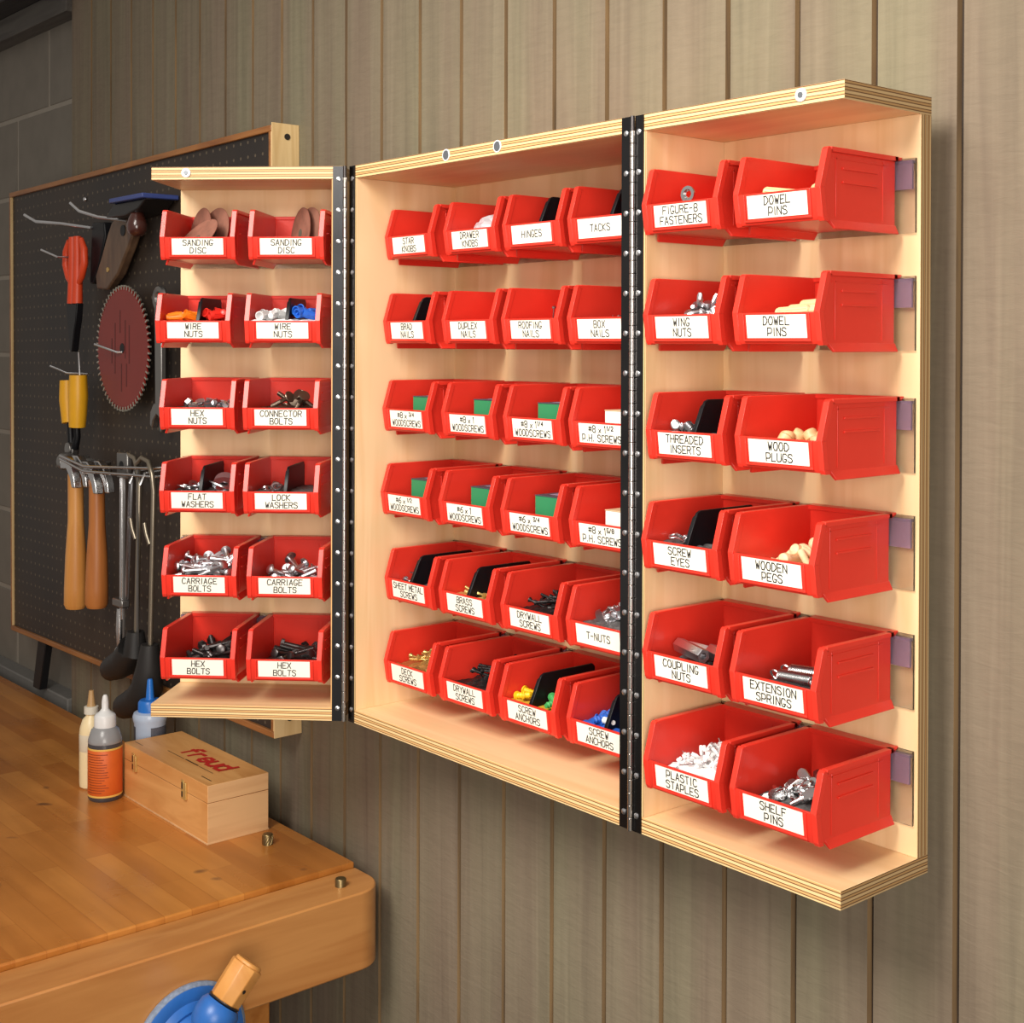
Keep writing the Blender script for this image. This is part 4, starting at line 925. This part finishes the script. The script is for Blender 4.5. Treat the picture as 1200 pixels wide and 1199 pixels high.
# hand plane hung sole up
hp = empty('hand_plane', P(-.875, -.07, .78)); tag(hp, 'blue topped hand plane with round brown knob hanging on the pegboard', 'hand plane')
HO_ = -P(-.875, -.07, .78)+Vector((0, 0, ZO))
mb = MB(); mb.box(-.945, -.798, -.110, FY-.001, .786, .795); mb.build('sole', plain('blue_sole', srgb(60, 76, 140), .4), hp, HO_, bevel=.002)
mb = MB(); mb.prism([(-.985, .762), (-.945, .786), (-.805, .786), (-.840, .768), (-.900, .760)], 'y', -.100, -.040); mb.build('body_casting', plain('black_casting', srgb(28, 27, 28), .4), hp, HO_, bevel=.003)
mb = MB(); mb.lathe([(.008, .014), (.008, .002), (.0105, -.008), (.0155, -.020), (.0190, -.032), (.0185, -.042), (.0145, -.050), (.007, -.054), (.0003, -.0545)], 28, (-.874, -.085, .774)); mb.build('knob', plain('brown_knob', srgb(74, 36, 28), .25, coat=.6), hp, HO_)
# circular saw blade
sb = empty('circular_saw_disc', P(-.98, -.066, .508)); tag(sb, 'red circular saw blade with carbide teeth hanging on the pegboard', 'saw blade')
def blade():
    mb = MB(); n = 60; pts = []
    for i in range(n):
        a = 2*math.pi*i/n; b2 = 2*math.pi*(i+.55)/n
        pts.append((.1125*math.cos(a), .1125*math.sin(a))); pts.append((.1225*math.cos(a+.02), .1225*math.sin(a+.02))); pts.append((.1195*math.cos(b2), .1195*math.sin(b2)))
    mb.prism(pts, 'y', -.0012, .0012)
    pts = None
    o = mb.build('blade_disc', [plain('red_blade_coating', srgb(132, 32, 22), .35, noise=.15, nscale=12)], sb)
    mb = MB()
    for i in range(n):
        a = 2*math.pi*i/n+.03; c = Vector((.1195*math.cos(a), 0, .1195*math.sin(a))); u = Vector((math.cos(a), 0, math.sin(a)))*.0045; v = Vector((-math.sin(a), 0, math.cos(a)))*.0016; y_ = Vector((0, .0019, 0))
        q = [c-u-v-y_, c+u-v-y_, c+u+v-y_, c-u+v-y_, c-u-v+y_, c+u-v+y_, c+u+v+y_, c-u+v+y_]
        mb.add(q, [(0, 1, 2, 3), (4, 5, 6, 7), (0, 1, 5, 4), (1, 2, 6, 5), (2, 3, 7, 6), (3, 0, 4, 7)])
    q = mb.build('carbide_teeth', plain('grey_carbide', srgb(190, 184, 170), .35, .7), sb); q['kind'] = 'stuff'; q['label'] = 'pale carbide teeth'
    mb = MB(); mb.lathe([(.0001, .0012), (.010, .0012), (.010, .0018), (.0001, .0018)], 20, T=Matrix.Rotation(R(90), 3, 'X')); mb.build('arbor_hole', BLACKP, sb)
    mb = MB()
    for x_, za, zb in ((-.035, -.05, .05), (-.012, .03, .075), (.012, -.02, .055), (.030, -.03, .045), (-.005, -.085, -.03), (.018, -.075, -.03), (-.05, -.03, .02)):
        mb.box(x_, x_+.004, -.00145, -.0012, za, zb)
    mb.build('dark_print', plain('dark_red_print', srgb(84, 22, 18), .5), sb)
blade()
# combination wrench
wr = empty('wrench', P(-.83, -.06, .46)); tag(wr, 'long grey steel combination wrench hanging beside the saw blade', 'wrench')
WO_ = -P(-.83, -.06, .46)+Vector((0, 0, ZO))
GST = plain('satin_grey_steel', (.28, .27, .26, 1), .35, .9)
mb = MB(); mb.prism([(-.842, .590), (-.814, .590), (-.812, .400), (-.838, .400)], 'y', -.066, -.054); mb.build('shank', GST, wr, WO_, bevel=.003)
mb = MB(); mb.prism([(-.842, .405), (-.812, .405), (-.800, .385), (-.802, .360), (-.812, .350), (-.818, .358), (-.815, .378), (-.830, .385), (-.845, .372), (-.850, .358), (-.858, .365), (-.856, .388)], 'y', -.067, -.053); mb.build('open_end', GST, wr, WO_, bevel=.002)
mb = MB(); mb.ring(.018, .007, 20, 8, T=Matrix.Translation((-.828, -.06, .602)) @ Matrix.Rotation(R(90), 4, 'X')); mb.build('ring_end', GST, wr, WO_)
# yellow pliers
YEL = plain('yellow_grip', srgb(240, 176, 30), .4)
yp = empty('pliers', P(-1.19, -.075, .3)); tag(yp, 'pliers with yellow handles hanging above the hammers', 'pliers')
YO = -P(-1.19, -.075, .3)
ppart('handle', [(-1.224, -.080, .440), (-1.222, -.080, .40), (-1.212, -.080, .352)], [.015, .017, .015], YEL, yp, YO)
ppart('handle', [(-1.165, -.080, .452), (-1.165, -.080, .41), (-1.168, -.080, .372), (-1.170, -.080, .345)], [.018, .020, .019, .017], YEL, yp, YO)
for x_ in (-1.212, -1.178): ppart('tang', [(x_, -.078, .352), (x_+.004, -.078, .325), (x_*.5-1.195*.5, -.078, .300)], [.007, .007, .008], BLACKP, yp, YO)
mb = MB(); mb.cyl(P(-1.2, -.090, .298), P(-1.2, -.068, .298), .014, n=18); mb.prism([(-1.218, .300+ZO), (-1.182, .300+ZO), (-1.190, .262+ZO), (-1.206, .262+ZO)], 'y', -.086, -.072); mb.build('jaws', GST, yp, YO, bevel=.002)
# hammers
HAN = wood('hickory_handle', srgb(222, 158, 84), srgb(198, 132, 62), (30, 30, 3), .4); HAN2 = wood('reddish_hickory', srgb(186, 116, 58), srgb(160, 92, 42), (30, 30, 3), .4)
def hammer(x, y, ztop, zbot, wood_, lab):
    root = empty('claw_hammer', P(x, y, zbot)); tag(root, lab, 'hammer', 'claw hammers'); O_ = -P(x, y, zbot)
    Lh = ztop-zbot; rs = [.015, .0175, .019, .0175, .0145, .0150, .0155]; zs = [0, .04, .10, .45, .70, .85, 1.0]
    pts = [(x+.003*math.sin(k*3), y, zbot+Lh*k) for k in (0, .03, .15, .4, .65, .85, 1.0)]
    mb = MB(); mb.tube([P(*p) for p in pts], [.019, .0225, .0225, .0205, .0160, .0155, .0155], 14); mb.build('handle', wood_, root, O_)
    hd_ = MB(); zc = ztop+.018
    hd_.tube([P(x-.004, y+.012, zc-.014), P(x-.004, y+.006, zc+.012)], [.021, .024], 12)
    hd_.tube([P(x-.010, y, zc+.004), P(x-.034, y, zc+.004), P(x-.036, y, zc+.004), P(x-.054, y, zc+.004), P(x-.056, y, zc+.004)], [.014, .013, .018, .019, .017], 14)
    o = hd_.build('hammer_head', GST, root, O_)
    for s in (-1, 1):
        c = MB(); yy = y-.012+s*.012
        pr = [(0, .020), (.025, .020), (.050, .006), (.068, -.022), (.072, -.040), (.058, -.040), (.048, -.020), (.030, -.004), (0, -.006)]
        c.prism([(x+a, zc+b+ZO) for a, b in pr], 'y', yy-.008, yy+.008); c.build('claw', CHROME, root, O_, bevel=.002)
hammer(-1.142, -.095, .252, -.022, HAN, 'claw hammer with a light wooden handle, left and nearest of the two hammers')
hammer(-1.072, -.080, .245, -.012, HAN2, 'claw hammer with a reddish brown handle, right of the other hammer')
# flat bar strip saw
fb = empty('keyhole_saw', P(-.965, -.075, .1)); tag(fb, 'long thin silvery steel bar clamp hanging right of the hammers', 'bar clamp'); fb.name = 'bar_clamp'
O_ = -P(-.965, -.075, .1)
mb = MB(); mb.box(-.968, -.958, -.078, -.072, -.02+ZO, .302+ZO); o = mb.build('bar', CHROME, fb, O_, bevel=.001)
mb = MB(); mb.prism([(-.948, .262+ZO), (-.930, .262+ZO), (-.955, .0+ZO), (-.967, .0+ZO)], 'y', -.068, -.066); mb.build('steel_strip', ZINC, fb, O_)
mb = MB(); mb.box(-.976, -.928, -.081, -.069, .256+ZO, .306+ZO); o2 = mb.build('head', GST, fb, O_, bevel=.003)
mb = MB(); mb.cyl(P(-.952, -.0818, .281), P(-.952, -.0808, .281), .009, n=14); mb.build('hole', BLACKP, o2)
mb = MB(); mb.box(-.990, -.945, -.084, -.066, .004+ZO, .020+ZO); mb.build('sliding_jaw', GST, fb, O_, bevel=.003)
ppart('screw_spindle', [(-.972, -.075, .0), (-.972, -.075, -.040), (-.974, -.075, -.075)], [.006, .008, .005], CHROME, fb, O_)
mb = MB(); mb.lathe([(.010, 0), (.011, .010), (.006, .02)], 14, P(-.974, -.075, -.095)); mb.build('pad', CHROME, fb, O_)
# hacksaws
RUB = plain('black_rubber_grip', srgb(34, 32, 31), .55)
def hacksaw(x, zt, zb_, gz, gx, y, lab, rodm):
    root = empty('hacksaw', P(x, y, gz)); tag(root, lab, 'saw', 'hacksaws'); O_ = -P(x, y, gz)
    arch = [(x-.075, y, zt-.004), (x-.050, y, zt+.010), (x-.022, y, zt+.004), (x-.006, y, zt-.020), (x, y, zt-.05), (x-.004, y, zt-.15), (x-.014, y, zb_)]
    ppart('frame_rod', arch, .0048, rodm, root, O_)
    ppart('tension_pin', [(x-.030, y-.004, zt-.112), (x-.022, y-.004, zt-.132), (x-.012, y-.002, zt-.150)], .0042, rodm, root, O_)
    mb = MB(); mb.box(x-.074, x-.066, y-.001, y+.001, zb_-.03+ZO, zt-.01+ZO); mb.build('blade', GST, root, O_)
    ppart('grip', [(x-.016, y, zb_+.012), (x-.018, y, zb_-.030), (x-.028, y, gz+.035), (x-.060, y, gz+.008), (x-.100, y, gz-.010), (x-.128, y, gz-.020), (x-.140, y, gz-.020)], [.016, .024, .030, .029, .027, .024, .014], RUB, root, O_, 14)
ROD = plain('tan_grey_rod', (.34, .29, .22, 1), .35, .85)
hacksaw(-.884, .294, -.045, -.105, 0, -.075, 'hacksaw with a black grip, left and upper of the two hacksaws', ROD)
hacksaw(-.816, .292, -.058, -.165, 0, -.078, 'hacksaw with a black pistol grip hanging lowest, nearest the left door', ROD)
# black strip leaning under the pegboard
mb = MB(); mb.prism([(-1.590, -.2825+ZO), (-1.548, -.2825+ZO), (-1.500, -.135+ZO), (-1.548, -.135+ZO)], 'y', -.015, .003); o = mb.build('steel_brace', plain('black_steel', srgb(26, 27, 30), .5, .3), bevel=.002)
tag(o, 'black strip leaning on the block wall under the left end of the pegboard', 'brace')
